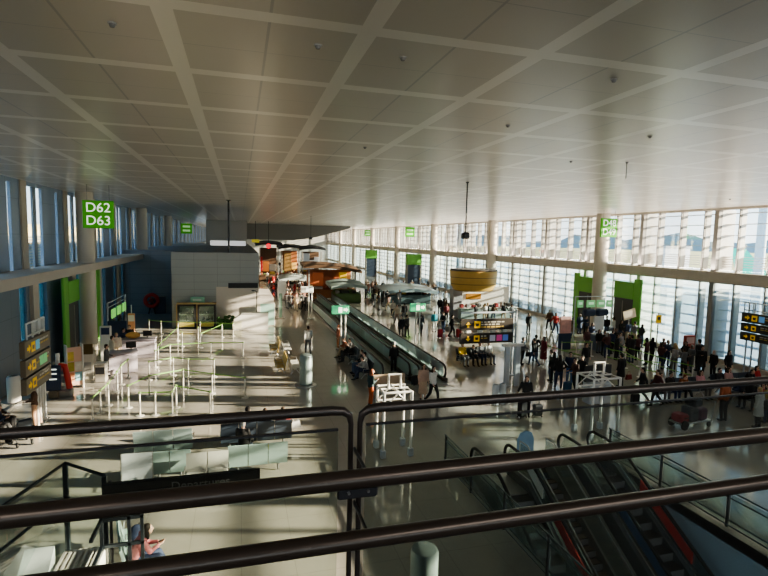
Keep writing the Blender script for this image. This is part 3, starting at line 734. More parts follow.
# ================================================================ SEATING
def seat_meshes(c_seat):
    return (MB().rbox(-0.27, 0.27, -0.24, 0.26, 0.40, 0.455, 0.02).mesh('seat', c_seat),
            MB().add(*_back()).mesh('backrest', c_seat))
def _back():
    m = MB().prism_x([(-0.24, 0.22), (-0.18, 0.24), (-0.25, 0.62), (-0.33, 0.96), (-0.37, 0.95), (-0.29, 0.60)], -0.298, 0.298)
    return m.v, m.f
_SM = {}
def bench(x, y, rz, n_, label, c_seat, group=None):
    t = thing('airport_bench', label, 'bench', (x, y, 0), rz, group)
    W = n_ * 0.62
    if c_seat.name not in _SM: _SM[c_seat.name] = seat_meshes(c_seat)
    sm, bm_ = _SM[c_seat.name]
    MB().rbox(-W/2, W/2, -0.05, 0.05, 0.30, 0.39, 0.01).build('beam', m_steel, t)
    for i in range(n_):
        xx = -W/2 + 0.62 * (i + 0.5)
        for me, nm in ((sm, 'seat'), (bm_, 'backrest')):
            o = bpy.data.objects.new(nm, me); C.objects.link(o); o.parent = t; o.location = (xx, 0, 0)
    for i in range(n_ + 1):
        xx = -W/2 + 0.62 * i
        MB().tube([(xx, -0.2, 0.42), (xx, -0.18, 0.62), (xx, 0.2, 0.62), (xx, 0.22, 0.42)], 0.015, 6).build('armrest', m_steel, t)
    for xx in (-W/2 + 0.31, W/2 - 0.31):
        MB().tube([(xx, 0.25, 0.02), (xx, 0.0, 0.33), (xx, -0.25, 0.02)], 0.025, 6).build('leg', m_steel, t)
    return t
m_sg = mat('pale_grey_green_seat', (0.36, 0.47, 0.46), 0.35, var=0.04)
m_sd = mat('dark_navy_seat', (0.06, 0.08, 0.11), 0.4)
m_so = mat('mustard_seat', (0.58, 0.40, 0.12), 0.45)
m_sw = mat('pale_grey_seat', (0.62, 0.61, 0.57), 0.4)
bench(-2.52, 18.25, 0, 3, 'grey-green three-seat bench seen from behind, left of the front benches', m_sg)
bench(-2.1, 16.45, 0, 2, 'grey-green two-seat bench behind the white notice board', m_sg)
bench(0.53, 16.4, 0, 3, 'grey-green three-seat bench with a grey-haired person behind it', m_sg)
bench(0.55, 18.4, 0, 4, 'dark navy bench carrying the group in black and red', m_sd)
bench(-0.98, 15.45, PI, 2, 'pale sunlit two-seat bench facing the railing', m_sw)
bench(-2.3, 12.0, -PI/2 + 0.25, 3, 'pale bench seen from above beside the stairs enclosure', m_sg)
bench(2.05, 33.0, PI/2, 3, 'mustard seats facing left, farther of the middle rows', m_so)
bench(2.85, 33.0, -PI/2, 3, 'pale seats back to back with the farther mustard row', m_sw)
bench(2.1, 28.6, PI/2, 3, 'mustard seats facing left, nearer row beside the grey cylinder', m_so)
bench(2.9, 28.3, -PI/2, 3, 'pale seats back to back with the nearer mustard row', m_sw)
bench(6.45, 30.2, PI/2, 4, 'dark bench against the walkway under the seated pair, farther one', m_sd)
bench(6.45, 26.6, PI/2, 3, 'dark bench against the walkway under the seated pair, nearer one', m_sd)
bench(13.9, 28.0, PI + 0.1, 4, 'dark bench under the direction board with the yellow jacket', m_sd)
bench(20.9, 19.6, PI, 5, 'dark bench full of travellers behind the luggage trolley', m_sd)
bench(24.8, 19.8, PI, 5, 'dark bench near the right direction stand', m_sd)
bench(23.0, 17.8, PI/2, 3, 'dark bench behind the woman in the pale coat', m_sd)
bench(-8.6, 20.9, -PI/2, 3, 'dark bench with travellers at the left edge under the signs', m_sd)

t = thing('notice_board', 'freestanding white notice board behind the black header', 'board', (-2.98, 16.0, 0))
MB().rbox(-0.42, 0.42, -0.02, 0.02, 0.1, 1.02, 0.01).build('panel', mat('pale_blue_white_panel', (0.72, 0.77, 0.82), 0.45), t)
MB().tube([(-0.43, 0, 0), (-0.43, 0, 1.03), (0.43, 0, 1.03), (0.43, 0, 0)], 0.02, 6).build('frame', m_steel, t)
for x in (-0.4, 0.4): MB().box(x - 0.03, x + 0.03, -0.22, 0.22, 0, 0.03).build('foot', m_steel, t)
# ================================================================ GATES
m_door = mat('dark_grey_doorway', (0.075, 0.075, 0.075), 0.5)
def gate_portal(x, y, s, label, side=-1, h=4.9):
    """green surround: outer post, lintel block, dark door; s=+1 post on the +Y end, side: -1 faces -X"""
    t = thing('gate_portal', label, 'gate', (x, y, 0))
    d = 0.16
    MB().rbox(-d/2, d/2, s * 1.55 - 0.38, s * 1.55 + 0.38, 0, h, 0.03).build('post', m_green, t)
    MB().rbox(-d/2 - 0.01, d/2 - 0.02, min(-s * 0.95, s * 1.17), max(-s * 0.95, s * 1.17), 3.3, h - 0.28, 0.03).build('lintel', m_green, t)
    b = MB().box(0.0, d/2, min(-s * 0.95, s * 1.17), max(-s * 0.95, s * 1.17), 0.01, 3.3).build('doorway', m_door, t)
    MB().box(-0.03, 0.0, -0.06, 0.0, 0.05, 3.1).build('door_edge', m_mull, b)
    if side > 0: t.rotation_euler[2] = PI
    return t
gate_portal(29.1, 33.4, -1, 'bright green gate surround with dark doorway, right of the big right column')
gate_portal(29.1, 37.6, 1, 'bright green gate surround behind the screens, left of the big right column')
gate_portal(-9.75, 34.7, 1, 'bright green gate surround left of the concrete column on the left wall', 1)
gate_portal(-9.75, 38.6, -1, 'narrow bright green gate surround right of the concrete column on the left wall', 1)
for px, py, Y, lab in ((413.5, 262, 76, 'far green gate block over a dark door, nearest of the far right gates'), (371, 262, 100, 'farthest green gate block over a dark door on the right side')):
    x, _, z = at_y(px, py, Y)
    t = thing('gate_portal', lab, 'gate', (x, Y, 0))
    MB().rbox(-1.2, 1.2, -0.4, 0.4, 3.6, 5.3, 0.05).build('lintel', m_green, t)
    b = MB().rbox(-1.0, 1.0, -0.3, 0.3, 0, 3.6, 0.05).build('doorway', mat('navy_door', (0.05, 0.07, 0.11), 0.5), t)
    for s in (-1, 1): MB().rbox(s * 1.1 - 0.1, s * 1.1 + 0.1, -0.4, 0.4, 0, 3.6, 0.02).build('post', m_mull, t)

# right gate: screens and desk before the column
x, y, z = at_y(592, 303, 33.0)
t = thing('gate_screen_stand', 'rack of green and dark screens over a white panel before the right green gate', 'stand', (x, y, 0))
MB().tube([(-1.5, 0, 0), (-1.5, 0, z + 0.5), (1.9, 0, z + 0.5), (1.9, 0, 0)], 0.05, 8).build('frame', m_gframe, t, True)
for dx, w_ in ((-1.1, 0.5), (-0.15, 0.75), (0.75, 0.75), (1.5, 0.5)):
    p = MB().rbox(dx - w_/2, dx + w_/2, -0.12, -0.02, z - 0.32, z + 0.22, 0.02).build('screen', mat('green_screen', (0.20, 0.50, 0.22), 0.4, emit=0.3), t)
    MB().rbox(dx - w_*0.3, dx + w_*0.3, -0.13, -0.118, z - 0.1, z + 0.08, 0.004).build('screen_mark', mat('pale_screen_mark', (0.6, 0.85, 0.6), 0.5, emit=0.3), p)
for dx in (-0.4, 0.75): MB().rbox(dx - 0.55, dx + 0.5, -0.5, 0.0, z - 0.95, z - 0.42, 0.12).build('hood', mat('dark_navy_hood', (0.03, 0.045, 0.09), 0.4), t)
MB().rbox(0.05, 0.95, -0.35, -0.2, 0.9, z - 1.0, 0.03).build('white_panel', mat('cool_white_panel', (0.72, 0.75, 0.78), 0.5), t)
x, y = fl(607, 350)
def desk(x, y, rz, w_, label, body, top, name='gate_desk'):
    t = thing(name, label, 'desk', (x, y, 0), rz)
    MB().prism_x([(-0.35, 0.02), (0.3, 0.02), (0.38, 1.0), (-0.25, 1.12), (-0.42, 0.95)], -w_/2, w_/2).build('body', body, t)
    MB().rbox(-w_/2 - 0.04, w_/2 + 0.04, -0.46, 0.42, 1.1, 1.16, 0.02).build('top', top, t)
    MB().rbox(-w_/2 + 0.05, w_/2 - 0.05, -0.3, 0.3, 0, 0.1, 0.01).build('plinth', m_mull, t)
    m = MB().rbox(w_*0.15, w_*0.15 + 0.5, 0.02, 0.07, 1.28, 1.62, 0.015).build('monitor', m_black, t)
    MB().box(w_*0.15 + 0.22, w_*0.15 + 0.28, 0.02, 0.07, 1.15, 1.3).build('monitor_stand', m_mull, m)
    return t
desk(x, y + 0.3, 0.2, 2.2, 'blue-grey slanted gate desk behind the right barriers', mat('blue_grey_desk', (0.13, 0.17, 0.24), 0.4), mat('pale_desk_top', (0.52, 0.56, 0.6), 0.4))
t = thing('display_stand', 'grey stand with a wide dark board on top, behind the right tubular frame', 'stand', (16.3, 20.0, 0))
MB().rbox(-0.72, 0.72, -0.06, 0.06, 1.02, 1.82, 0.02).build('board', mat('dark_grey_board', (0.06, 0.06, 0.062), 0.5), t)
MB().rbox(-0.6, 0.6, -0.3, 0.3, 0, 1.0, 0.04).build('base', m_gframe, t)

# left gate desks and furniture
m_lav = mat('pale_lavender_laminate', (0.52, 0.47, 0.53), 0.45)
m_navy = mat('navy_panel', (0.035, 0.055, 0.11), 0.4)
x, y = fl(138, 357)
desk(x, y, 0, 2.0, 'lavender gate desk with an orange bag on top, by the left gate', m_lav, m_lav)
x, y = fl(122, 372)
desk(x, y, 0.25, 1.5, 'lavender gate desk nearest the left barrier line', m_lav, m_lav)
x, y = fl(106.5, 360)
t = thing('information_pillar', 'slim white pillar with dark top beside the left gate desk', 'pillar', (x, y, 0))
MB().rbox(-0.3, 0.3, -0.12, 0.12, 0, 2.05, 0.04).build('body', m_white, t); MB().rbox(-0.22, 0.22, -0.13, -0.11, 1.55, 1.95, 0.01).build('screen', m_navy, t)
x, y = fl(118, 352)
t = thing('information_screen', 'large navy screen panel behind the left gate desks', 'screen', (x, y, 0))
MB().rbox(-0.55, 0.55, -0.06, 0.06, 0.8, 2.0, 0.03).build('screen', m_navy, t); MB().tube([(0, 0, 0), (0, 0, 0.85)], 0.05, 8).build('post', m_steel, t); MB().lathe((0, 0, 0), [(0.3, 0), (0.3, 0.03), (0.06, 0.06)], 16).build('base', m_steel, t)
x, y = fl(132, 340)
t = thing('advert_totem', 'orange and white totem standing behind the left gate desks', 'totem', (x, y, 0))
MB().rbox(-0.22, 0.22, -0.1, 0.1, 0.1, 1.9, 0.03).build('body', mat('orange_print', (0.85, 0.42, 0.22), 0.5, scale=2, var=0.25), t)
MB().rbox(-0.2, 0.2, -0.105, -0.095, 1.35, 1.8, 0.01).build('white_band', m_white, t); MB().tube([(0, 0, 1.9), (0, 0, 2.5)], 0.03, 8).build('tip_rod', m_wframe, t); MB().rbox(-0.3, 0.3, -0.15, 0.15, 0, 0.1, 0.02).build('base', m_mull, t)
x, y = fl(138, 357)
t = thing('travel_bag', 'orange-tan bag lying on the lavender gate desk', 'bag', (x - 0.25, y, 1.16))
MB().ell((0, 0, 0.2), (0.42, 0.22, 0.2)).build('body', mat('orange_tan_fabric', (0.80, 0.48, 0.16), 0.7), t, True); MB().tube([(-0.2, 0, 0.36), (-0.12, 0, 0.5), (0.12, 0, 0.5), (0.2, 0, 0.36)], 0.02, 6).build('handle', m_black, t, True)
x, y = fl(140, 324)
t = thing('hose_reel', 'red round hose reel against the shaded part of the grey block wall', 'hose reel', (-8.0, 51.5, 0))
MB().tube([(0.55 * math.cos(a * PI / 12), 0, 1.3 + 0.55 * math.sin(a * PI / 12)) for a in range(25)], 0.17, 10, caps=False).build('coil', m_red, t, True)
MB().tube([(0, -0.2, 1.3), (0, 0.3, 1.3)], 0.2, 14).build('hub', mat('dark_red_hub', (0.25, 0.02, 0.02), 0.5), t, True)
for a in range(4): MB().tube([(0, 0.1, 1.3), (0.5 * math.cos(a * PI / 2 + .4), 0.1, 1.3 + 0.5 * math.sin(a * PI / 2 + .4))], 0.04, 6).build('spoke', m_red, t)
for s in (-1, 1): MB().tube([(s * 0.3, 0.25, 0), (0, 0.25, 1.3)], 0.07, 6).build('leg', m_black, t)
p0 = at_y(155, 297, 51.9); p1 = at_y(165, 318, 51.9)
t = thing('wall_panel', 'dark blue rectangular panel on the shaded grey wall', 'panel', ((p0[0] + p1[0]) / 2, 51.95, 0))
MB().rbox(-0.5, 0.5, -0.05, 0.05, p1[2], p0[2], 0.02).build('panel', mat('dark_slate_blue', (0.07, 0.09, 0.14), 0.5), t)
MB().rbox(-0.54, 0.54, -0.02, 0.06, p1[2] - 0.05, p0[2] + 0.05, 0.02).build('frame', m_mull, t)
# poster stand, navy board, red jacket form, bins
x, y = fl(75, 388)
t = thing('poster_stand', 'tall stand of peach and multicoloured posters by the left green gate', 'stand', (x, y, 0), 0.5)
MB().rbox(-0.36, 0.36, -0.08, 0.08, 0.15, 2.0, 0.02).build('panel', mat('peach_panel', (0.86, 0.58, 0.45), 0.5), t)
for i, c in enumerate(((0.85, 0.35, 0.2), (0.30, 0.55, 0.65), (0.45, 0.38, 0.06), (0.92, 0.80, 0.72), (0.85, 0.6, 0.12))):
    MB().rbox(-0.33 + 0.34 * (i % 2), -0.02 + 0.34 * (i % 2), -0.095, -0.075, 0.35 + 0.5 * (i // 2), 0.8 + 0.5 * (i // 2), 0.01).build('poster', mat('poster_%d' % i, c, 0.5, scale=5, var=0.3), t)
for s in (-1, 1): MB().rbox(s * 0.34 - 0.03, s * 0.34 + 0.03, -0.2, 0.2, 0, 2.15, 0.01).build('post', m_wframe, t)
x, y = fl(54.5, 398)
t = thing('notice_totem', 'dark navy notice totem with pale lettering and a white post behind it', 'totem', (x, y, 0))
MB().rbox(-0.3, 0.3, -0.06, 0.06, 0.35, 1.5, 0.02).build('board', m_navy, t)
q = MB()
for z in (1.3, 1.1, 0.85): q.box(-0.16, 0.14, -0.066, -0.06, z, z + 0.06)
q.build('text_line', m_let, t); MB().rbox(-0.2, 0.2, -0.15, 0.15, 0, 0.35, 0.03).build('base', m_taupe, t); MB().tube([(0.1, 0.25, 0), (0.1, 0.25, 2.0)], 0.09, 10).build('post', m_white, t, True)
x, y = fl(64, 396)
t = thing('red_sculpture', 'red looped upright stand between the navy totem and the posters', 'stand', (x, y, 0))
MB().tube([(-0.2, 0, 0.3), (-0.24, 0, 1.0), (-0.1, 0, 1.45), (0.08, 0, 1.4), (0.16, 0, 0.9), (0.25, 0, 0.35)], 0.13, 10).build('loop', m_red, t, True); MB().rbox(-0.35, 0.35, -0.25, 0.25, 0, 0.3, 0.04).build('base', m_mull, t)
def bin_(px, py, label, r=0.26, h=1.15, m=m_white, sq=False):
    x, y = fl(px, py); t = thing('litter_bin', label, 'bin', (x, y, 0))
    MB().lathe((0, 0, 0.03), [(r * .95, 0), (r, 0.05), (r, h - 0.1), (r * .8, h)], 24).build('body', m, t, True); MB().lathe((0, 0, h), [(r * .6, 0), (r * .6, 0.03)], 20).build('lid', m_mull, t); MB().lathe((0, 0, 0), [(r * 1.1, 0), (r * 1.1, 0.03)], 20).build('base', m_mull, t)
    return t
bin_(14.5, 402, 'white round bin at the left edge below the direction panels')
bin_(495, 405, 'left one of two small grey bins beyond the upper guard rail', 0.16, 0.95, m_gframe); bin_(502, 404, 'right one of two small grey bins beyond the upper guard rail', 0.16, 0.95, m_gframe)
x, y = fl(89, 378)
t = thing('cabinet', 'cream cabinet carrying a dark brown plate, before the left concrete column', 'cabinet', (x, y, 0))
MB().rbox(-0.3, 0.3, -0.3, 0.3, 0.0, 1.35, 0.03).build('body', mat('cream_cabinet', (0.80, 0.74, 0.64), 0.5), t)
MB().rbox(-0.36, 0.3, -0.34, -0.28, 1.32, 1.85, 0.02).build('plate', mat('brown_plate', (0.16, 0.10, 0.03), 0.5), t); MB().tube([(-0.45, -0.3, 0), (-0.45, -0.3, 1.95)], 0.03, 6).build('post', m_mull, t); MB().box(-0.2, 0.2, -0.305, -0.3, 0.4, 0.9).build('door', m_plain, t)
x, y = fl(95, 382)
t = thing('cabinet', 'small dark box cabinet right of the cream cabinet', 'cabinet', (x + 0.3, y, 0))
MB().rbox(-0.25, 0.25, -0.25, 0.25, 0.02, 0.95, 0.03).build('body', m_mull, t); MB().rbox(-0.27, 0.27, -0.27, 0.27, 0.95, 1.0, 0.02).build('top', m_white, t); MB().box(-0.2, 0.2, -0.256, -0.25, 0.45, 0.8).build('door', m_black, t)
# left gate screens
t = thing('gate_screen_stand', 'rack of three small green screens on slanted posts by the left green gate', 'stand', (-8.2, 38.6, 0), PI / 2)
MB().tube([(-2.6, 0, 0), (-2.6, 0, 3.0), (2.6, 0, 3.0), (2.6, 0, 0)], 0.05, 8).build('frame', m_gframe, t, True)
MB().tube([(-2.6, 0, 2.7), (2.6, 0, 2.7)], 0.03, 8).build('rail', m_gframe, t)
for dx in (-1.4, 0.2, 1.8):
    MB().rbox(dx - 0.5, dx + 0.5, -0.12, -0.03, 1.9, 2.5, 0.02).build('screen', mat('bright_green_screen', (0.25, 0.68, 0.16), 0.4, emit=0.35), t)
    MB().obox((dx - 0.1, -0.1, 1.2), (0.5, 0.06, 1.3), (0, 0.35, 0)).build('slanted_panel', m_black, t)

# ---- grey block fittings: display cases, sign, counter, planter, lamp post
def case(px0, px1, py0, py1, label):
    a = at_y(px0, py1, 43.4); b = at_y(px1, py0, 43.4)
    t = thing('display_case', label, 'display case', ((a[0] + b[0]) / 2, 43.4, 0)); w_ = b[0] - a[0]; h = b[2]
    MB().box(-w_/2, w_/2, 0.3, 0.34, 0.1, h).build('back', mat('pale_case_back', (0.5, 0.5, 0.44), 0.5), t)
    f = MB().box(-w_/2, -w_/2 + 0.12, -0.3, 0.34, 0, h).box(w_/2 - 0.12, w_/2, -0.3, 0.34, 0, h).box(-w_/2, w_/2, -0.3, 0.34, h - 0.14, h).box(-w_/2, w_/2, -0.3, 0.34, 0, 0.12)
    f.build('frame', m_black, t)
    MB().box(-w_/2 - 0.06, w_/2 + 0.06, -0.25, 0.36, h, h + 0.12).box(-w_/2 - 0.1, -w_/2, -0.25, 0.36, 0, h).build('outer_frame', mat('tan_wood_frame', (0.62, 0.43, 0.20), 0.5), t)
    MB().box(-w_/2 + 0.12, w_/2 - 0.12, -0.28, -0.27, 0.12, h - 0.14).build('glass_door', glass_mat('case_glass', (0.82, 0.92, 0.85), refl=0.1, milky=0.08), t)
    for z in (0.6, 1.1): MB().box(-w_/2 + 0.12, w_/2 - 0.12, -0.2, 0.3, z, z + 0.03).build('shelf', m_white, t)
    g = MB(); rr = random.Random(int(px0))
    for k in range(9):
        xx = rr.uniform(-w_/2 + 0.2, w_/2 - 0.2); z = rr.choice((0.63, 1.13)); g.lathe((xx, 0, z), [(0.07, 0), (0.08, 0.15), (0.03, 0.28)], 8)
    g.build('contents', mat('dark_bottles', (0.10, 0.12, 0.10), 0.3), t)
    MB().box(-w_/2 + 0.12, w_/2 - 0.12, -0.29, 0.0, 0.14, 0.5).build('yellow_base', mat('yellow_case_base', (0.80, 0.68, 0.20), 0.5), t)
case(178, 196, 304, 327, 'left glazed display case with dark frame on the grey block')
case(198, 215.5, 304, 327, 'right glazed display case with dark frame on the grey block')
p0 = at_y(191, 303, 43.6); p1 = at_y(204, 297, 43.6)
t = thing('wall_sign', 'pale green sign above the glazed display cases', 'sign', ((p0[0] + p1[0]) / 2, 43.6, (p0[2] + p1[2]) / 2))
MB().rbox(-0.55, 0.55, -0.06, 0.2, -0.25, 0.25, 0.03).build('panel', mat('pale_green_sign', (0.32, 0.62, 0.48), 0.5), t); MB().box(-0.35, 0.3, -0.068, -0.06, -0.06, 0.08).build('lettering', mat('pale_lettering', (0.75, 0.85, 0.8), 0.5), t)
a = at_y(234, 328, 42.5); b = at_y(268, 315, 42.5)
t = thing('counter', 'white sunlit counter before the sun-pinked lower wall of the grey block', 'counter', ((a[0] + b[0]) / 2, 42.4, 0)); w_ = b[0] - a[0]
MB().prism_y([(-w_/2, 0), (w_/2, 0), (w_/2, 1.25), (-w_/2 + 0.6, 1.25), (-w_/2, 0.85)], -0.4, 0.4).build('body', m_white, t); MB().box(-w_/2 + 0.55, w_/2 + 0.04, -0.44, 0.44, 1.25, 1.3).build('top', m_plain, t)
MB().box(-w_/2 - 0.02, -w_/2 + 0.6, -0.41, -0.4, 0.1, 0.7).build('front_panel', mat('pale_yellow_front', (0.8, 0.78, 0.6), 0.5), t)
x, y = fl(226, 328)
t = thing('planter', 'low dark green planting box left of the white counter', 'planter', (x, y, 0))
MB().rbox(-0.7, 0.7, -0.3, 0.3, 0, 0.45, 0.03).build('box', mat('dark_green_box', (0.08, 0.22, 0.06), 0.5), t)
g = MB(); rr = random.Random(4)
for k in range(26): g.ell((rr.uniform(-0.65, 0.65), rr.uniform(-0.25, 0.25), rr.uniform(0.5, 0.95)), (0.16, 0.14, 0.13), 7, 5)
g.build('foliage', mat('dark_leaf_green', (0.05, 0.13, 0.04), 0.7, var=0.4), t)
x, y = fl(254, 327)
t = thing('lamp_post', 'thin dark lamp post behind the white counter', 'lamp', (1.3, 43.0, 0))
MB().tube([(0, 0, 0), (0, 0, 2.95), (-0.12, 0, 3.05), (-0.25, 0, 3.05)], 0.035, 8).build('post', m_black, t, True); MB().ell((-0.28, 0, 3.05), (0.14, 0.1, 0.06)).build('lamp_head', m_black, t, True)
t = thing('shelter_end', 'pale green glazed end of the low wall right of the white counter', 'screen', (2.5, 43.4, 0))
MB().box(-0.9, 0.25, -0.02, 0.02, 0.1, 1.9).build('pane', mat('pale_green_pane', (0.45, 0.68, 0.60), 0.4), t); MB().tube([(-0.9, 0, 0), (-0.9, 0, 1.95), (0.28, 0, 1.95), (0.28, 0, 0)], 0.03, 6).build('frame', m_white, t)

# ================================================================ GOLD DRUM KIOSK AND FAR SHOPS
t = thing('food_kiosk', 'kiosk with a big golden wooden drum roof and white striped wall', 'kiosk', (22.7, 46.0, 0))
m_gold = grid_mat('golden_wood_drum', (0.62, 0.38, 0.10), (0.20, 0.11, 0.03), ((2, 0.62, 2.86, 0.06),), 0.45, var=0.12, nscale=3)
MB().lathe((-1.2, -1.5, 0), [(1.9, 2.82), (2.25, 3.4), (2.3, 4.1), (2.35, 4.72), (2.2, 4.75)], 40, sx=1.0, sy=0.8).build('drum', m_gold, t, True)
MB().lathe((-1.2, -1.5, 0), [(2.3, 4.75), (2.3, 4.85), (2.1, 4.85)], 40, sy=0.8).build('drum_rim', m_brown, t, True)
w_ = MB().box(-1.7, 3.7, 0.3, 0.6, 0.0, 2.95); w_.build('wall', mat('white_kiosk_wall', (0.90, 0.82, 0.75), 0.5), t)
MB().rbox(-1.1, 0.55, 0.2, 0.3, 1.75, 2.3, 0.03).build('sign', mat('orange_brown_sign', (0.50, 0.22, 0.03), 0.5, emit=0.05), t)
MB().rbox(-2.75, -1.75, -0.4, 0.5, 0, 2.85, 0.05).build('post', mat('grey_lilac_panel', (0.42, 0.40, 0.42), 0.5), t)
MB().rbox(-2.4, 3.6, -1.5, -0.9, 0, 1.05, 0.04).build('counter', mat('grey_green_counter', (0.30, 0.38, 0.37), 0.5), t)
MB().rbox(-2.5, 3.7, -1.6, -0.8, 1.05, 1.12, 0.03).build('counter_top', m_white, t)
rr = random.Random(11)
for k in range(9):
    xx = -2.2 + k * 0.62
    p = MB().rbox(xx - 0.16, xx + 0.16, -1.4, -1.0, 1.12, 1.12 + rr.uniform(0.2, 0.5), 0.03).build('machine', colmat(rr.choice(((0.03, 0.03, 0.03), (0.3, 0.3, 0.3), (0.55, 0.5, 0.42), (0.35, 0.05, 0.05)))), t)
# far stalls
AVOID = [(19.9, 26.6, 43.2, 47.2), (6.9, 10.9, 23.8, 60.5)]
def stall(px0, px1, Y, h, label, body, roof=None, panels=(), roof_drop=0.0):
    a = at_y(px0, 260, Y)[0]; b = at_y(px1, 260, Y)[0]; w_ = b - a
    t = thing('shop_stall', label, 'shop', ((a + b) / 2, Y, 0))
    MB().rbox(-w_/2, w_/2, 0, 3.0, 0, 1.1, 0.1).build('counter', body, t)
    MB().rbox(-w_/2 + 0.2, w_/2 - 0.2, 2.6, 3.0, 0, h - 0.6, 0.05).build('back_wall', body, t)
    AVOID.append(((a + b) / 2 - w_/2 - 0.4, (a + b) / 2 + w_/2 + 0.4, Y - 0.5, Y + 3.5))
    rq = random.Random(int(px0)); xx = -w_/2 + 0.2; hi = h - 0.85
    while xx < w_/2 - 0.5:
        ww = min(rq.uniform(0.5, 1.6), w_/2 - 0.2 - xx); c = rq.choice(panels); kk = rq.uniform(0.25, 1.0)
        if hi > 1.6:
            zz = rq.uniform(1.25, 1.7); z2 = hi - rq.uniform(0, 0.7) * (hi - zz)
            MB().rbox(xx, xx + ww - 0.08, 2.4 - rq.uniform(0, .8), 2.6, zz, max(zz + 0.3, z2), 0.03).build('lit_panel', mat('lit_%02d%02d%02d' % tuple(int(v * kk * 20) for v in c), tuple(v * kk for v in c), 0.5, emit=0.28), t)
        MB().rbox(xx, xx + ww * 0.7, 0.4, 1.2, 1.1, 1.1 + rq.uniform(0.15, 0.45), 0.04).build('goods', colmat(rq.choice(((0.3, 0.1, 0.05), (0.5, 0.42, 0.3), (0.06, 0.06, 0.06), (0.42, 0.3, 0.06), (0.10, 0.16, 0.06), (0.5, 0.5, 0.48)))), t)
        xx += ww
    for s in (-1, 1): MB().rbox(s * (w_/2 - 0.15) - 0.1, s * (w_/2 - 0.15) + 0.1, 0.1, 0.3, 0, h - 0.5, 0.02).build('post', m_mull, t)
    rf = MB(); N_ = 10; vs = []
    for i in range(N_ + 1):
        u = i / N_; vs += [(-w_/2 - 0.6 + (w_ + 1.2) * u, -0.6, h - 0.5 + 0.5 * math.sin(PI * (0.15 + 0.7 * u)) - roof_drop * u), (-w_/2 - 0.6 + (w_ + 1.2) * u, 3.6, h - 0.2 + 0.5 * math.sin(PI * (0.15 + 0.7 * u)) - roof_drop * u)]
    top = [(x, y, z + 0.35) for x, y, z in vs]
    fs = [(2*i, 2*i+2, 2*i+3, 2*i+1) for i in range(N_)]; M_ = len(vs)
    rf.add(vs + top, fs + [tuple(M_ + k for k in f) for f in fs] + [(2*i, 2*i+2, M_+2*i+2, M_+2*i) for i in range(N_)] + [(2*i+1, 2*i+3, M_+2*i+3, M_+2*i+1) for i in range(N_)] + [(0, 1, M_+1, M_), (2*N_, 2*N_+1, M_+2*N_+1, M_+2*N_)])
    rf.build('roof', roof or m_brown, t)
    return t
m_bw = mat('dark_brown_wood', (0.10, 0.055, 0.03), 0.6, var=0.2)
m_orw = mat('orange_brown_wood', (0.34, 0.13, 0.05), 0.6, var=0.2)
stall(308, 357, 63, 4.0, 'stall under a long dark brown curved roof in the far middle', m_orw, m_bw, ((0.75, 0.35, 0.12), (0.85, 0.72, 0.6), (0.8, 0.5, 0.05), (0.5, 0.14, 0.05)), 0.6)
stall(259, 279, 88, 6.2, 'far shop front with red and orange lights right of the grey block', m_bw, m_black, ((0.75, 0.28, 0.08), (0.8, 0.7, 0.55), (0.75, 0.03, 0.03)))
stall(281, 300, 92, 5.6, 'far shop with warm orange shelves and dark roof', m_orw, m_black, ((0.7, 0.42, 0.12), (0.75, 0.55, 0.3), (0.6, 0.35, 0.12)))
stall(302, 322, 96, 5.4, 'far shop with pale lit panels beside the warm orange shop', m_bw, m_black, ((0.62, 0.62, 0.58), (0.45, 0.5, 0.5)))
stall(284, 305, 70, 1.7, 'white curved counter island amid the crowd by the far shops', mat('pale_island', (0.68, 0.70, 0.68), 0.45), mat('pale_island_top', (0.62, 0.68, 0.66), 0.4), ((0.55, 0.6, 0.6),))
stall(336, 362, 58, 1.9, 'low green-fronted stall below the dark brown curved roof', mat('moss_green_front', (0.12, 0.20, 0.07), 0.6), mat('grey_green_top', (0.30, 0.38, 0.36), 0.5), ((0.2, 0.35, 0.1), (0.25, 0.3, 0.28)))
stall(388, 432, 56, 1.5, 'low dark blue-green counter row beyond the right crowd', mat('dark_teal_counter', (0.07, 0.11, 0.12), 0.5), mat('blue_grey_top', (0.26, 0.33, 0.36), 0.4), ((0.3, 0.4, 0.42), (0.1, 0.14, 0.16)))
t = thing('shop_sign', 'glowing red round sign over the far shops', 'sign', at_y(268.5, 246, 86))
MB().tube([(0, -0.1, 0), (0, 0.1, 0)], 0.42, 20).build('disc', mat('glowing_red', (0.85, 0.04, 0.05), 0.4, emit=0.9), t); MB().tube([(0, 0.1, 0.3), (0, 0.1, 10 - t.location[2])], 0.05, 6).build('hanging_rod', m_black, t)
t = thing('shop_sign', 'yellow strip sign at the left end of the far shops', 'sign', at_y(255.5, 241, 86))
MB().rbox(-0.6, 0.6, -0.1, 0.1, -0.25, 0.25, 0.05).build('panel', mat('glowing_yellow', (0.6, 0.52, 0.05), 0.4, emit=0.2), t); MB().tube([(0, 0, 0.3), (0, 0, 10 - t.location[2])], 0.05, 6).build('hanging_rod', m_black, t)
for px, lab in ((282, 'pale information pillar standing in the far left crowd'), (280.5, 'slim dark green post by the pale seats')):
    x, y = fl(px, 318) if px == 280.5 else fl(px, 300)
    t = thing('information_pillar', lab, 'pillar', (x, y, 0)); h = 2.3
    MB().rbox(-0.14 if px < 281 else -0.5, 0.14 if px < 281 else 0.5, -0.12, 0.12, 0.05, h, 0.03).build('body', mat('grey_green_post', (0.20, 0.32, 0.27), 0.5) if px < 281 else m_white, t); MB().rbox(-0.4, 0.4, -0.25, 0.25, 0, 0.05, 0.01).build('base', m_mull, t)
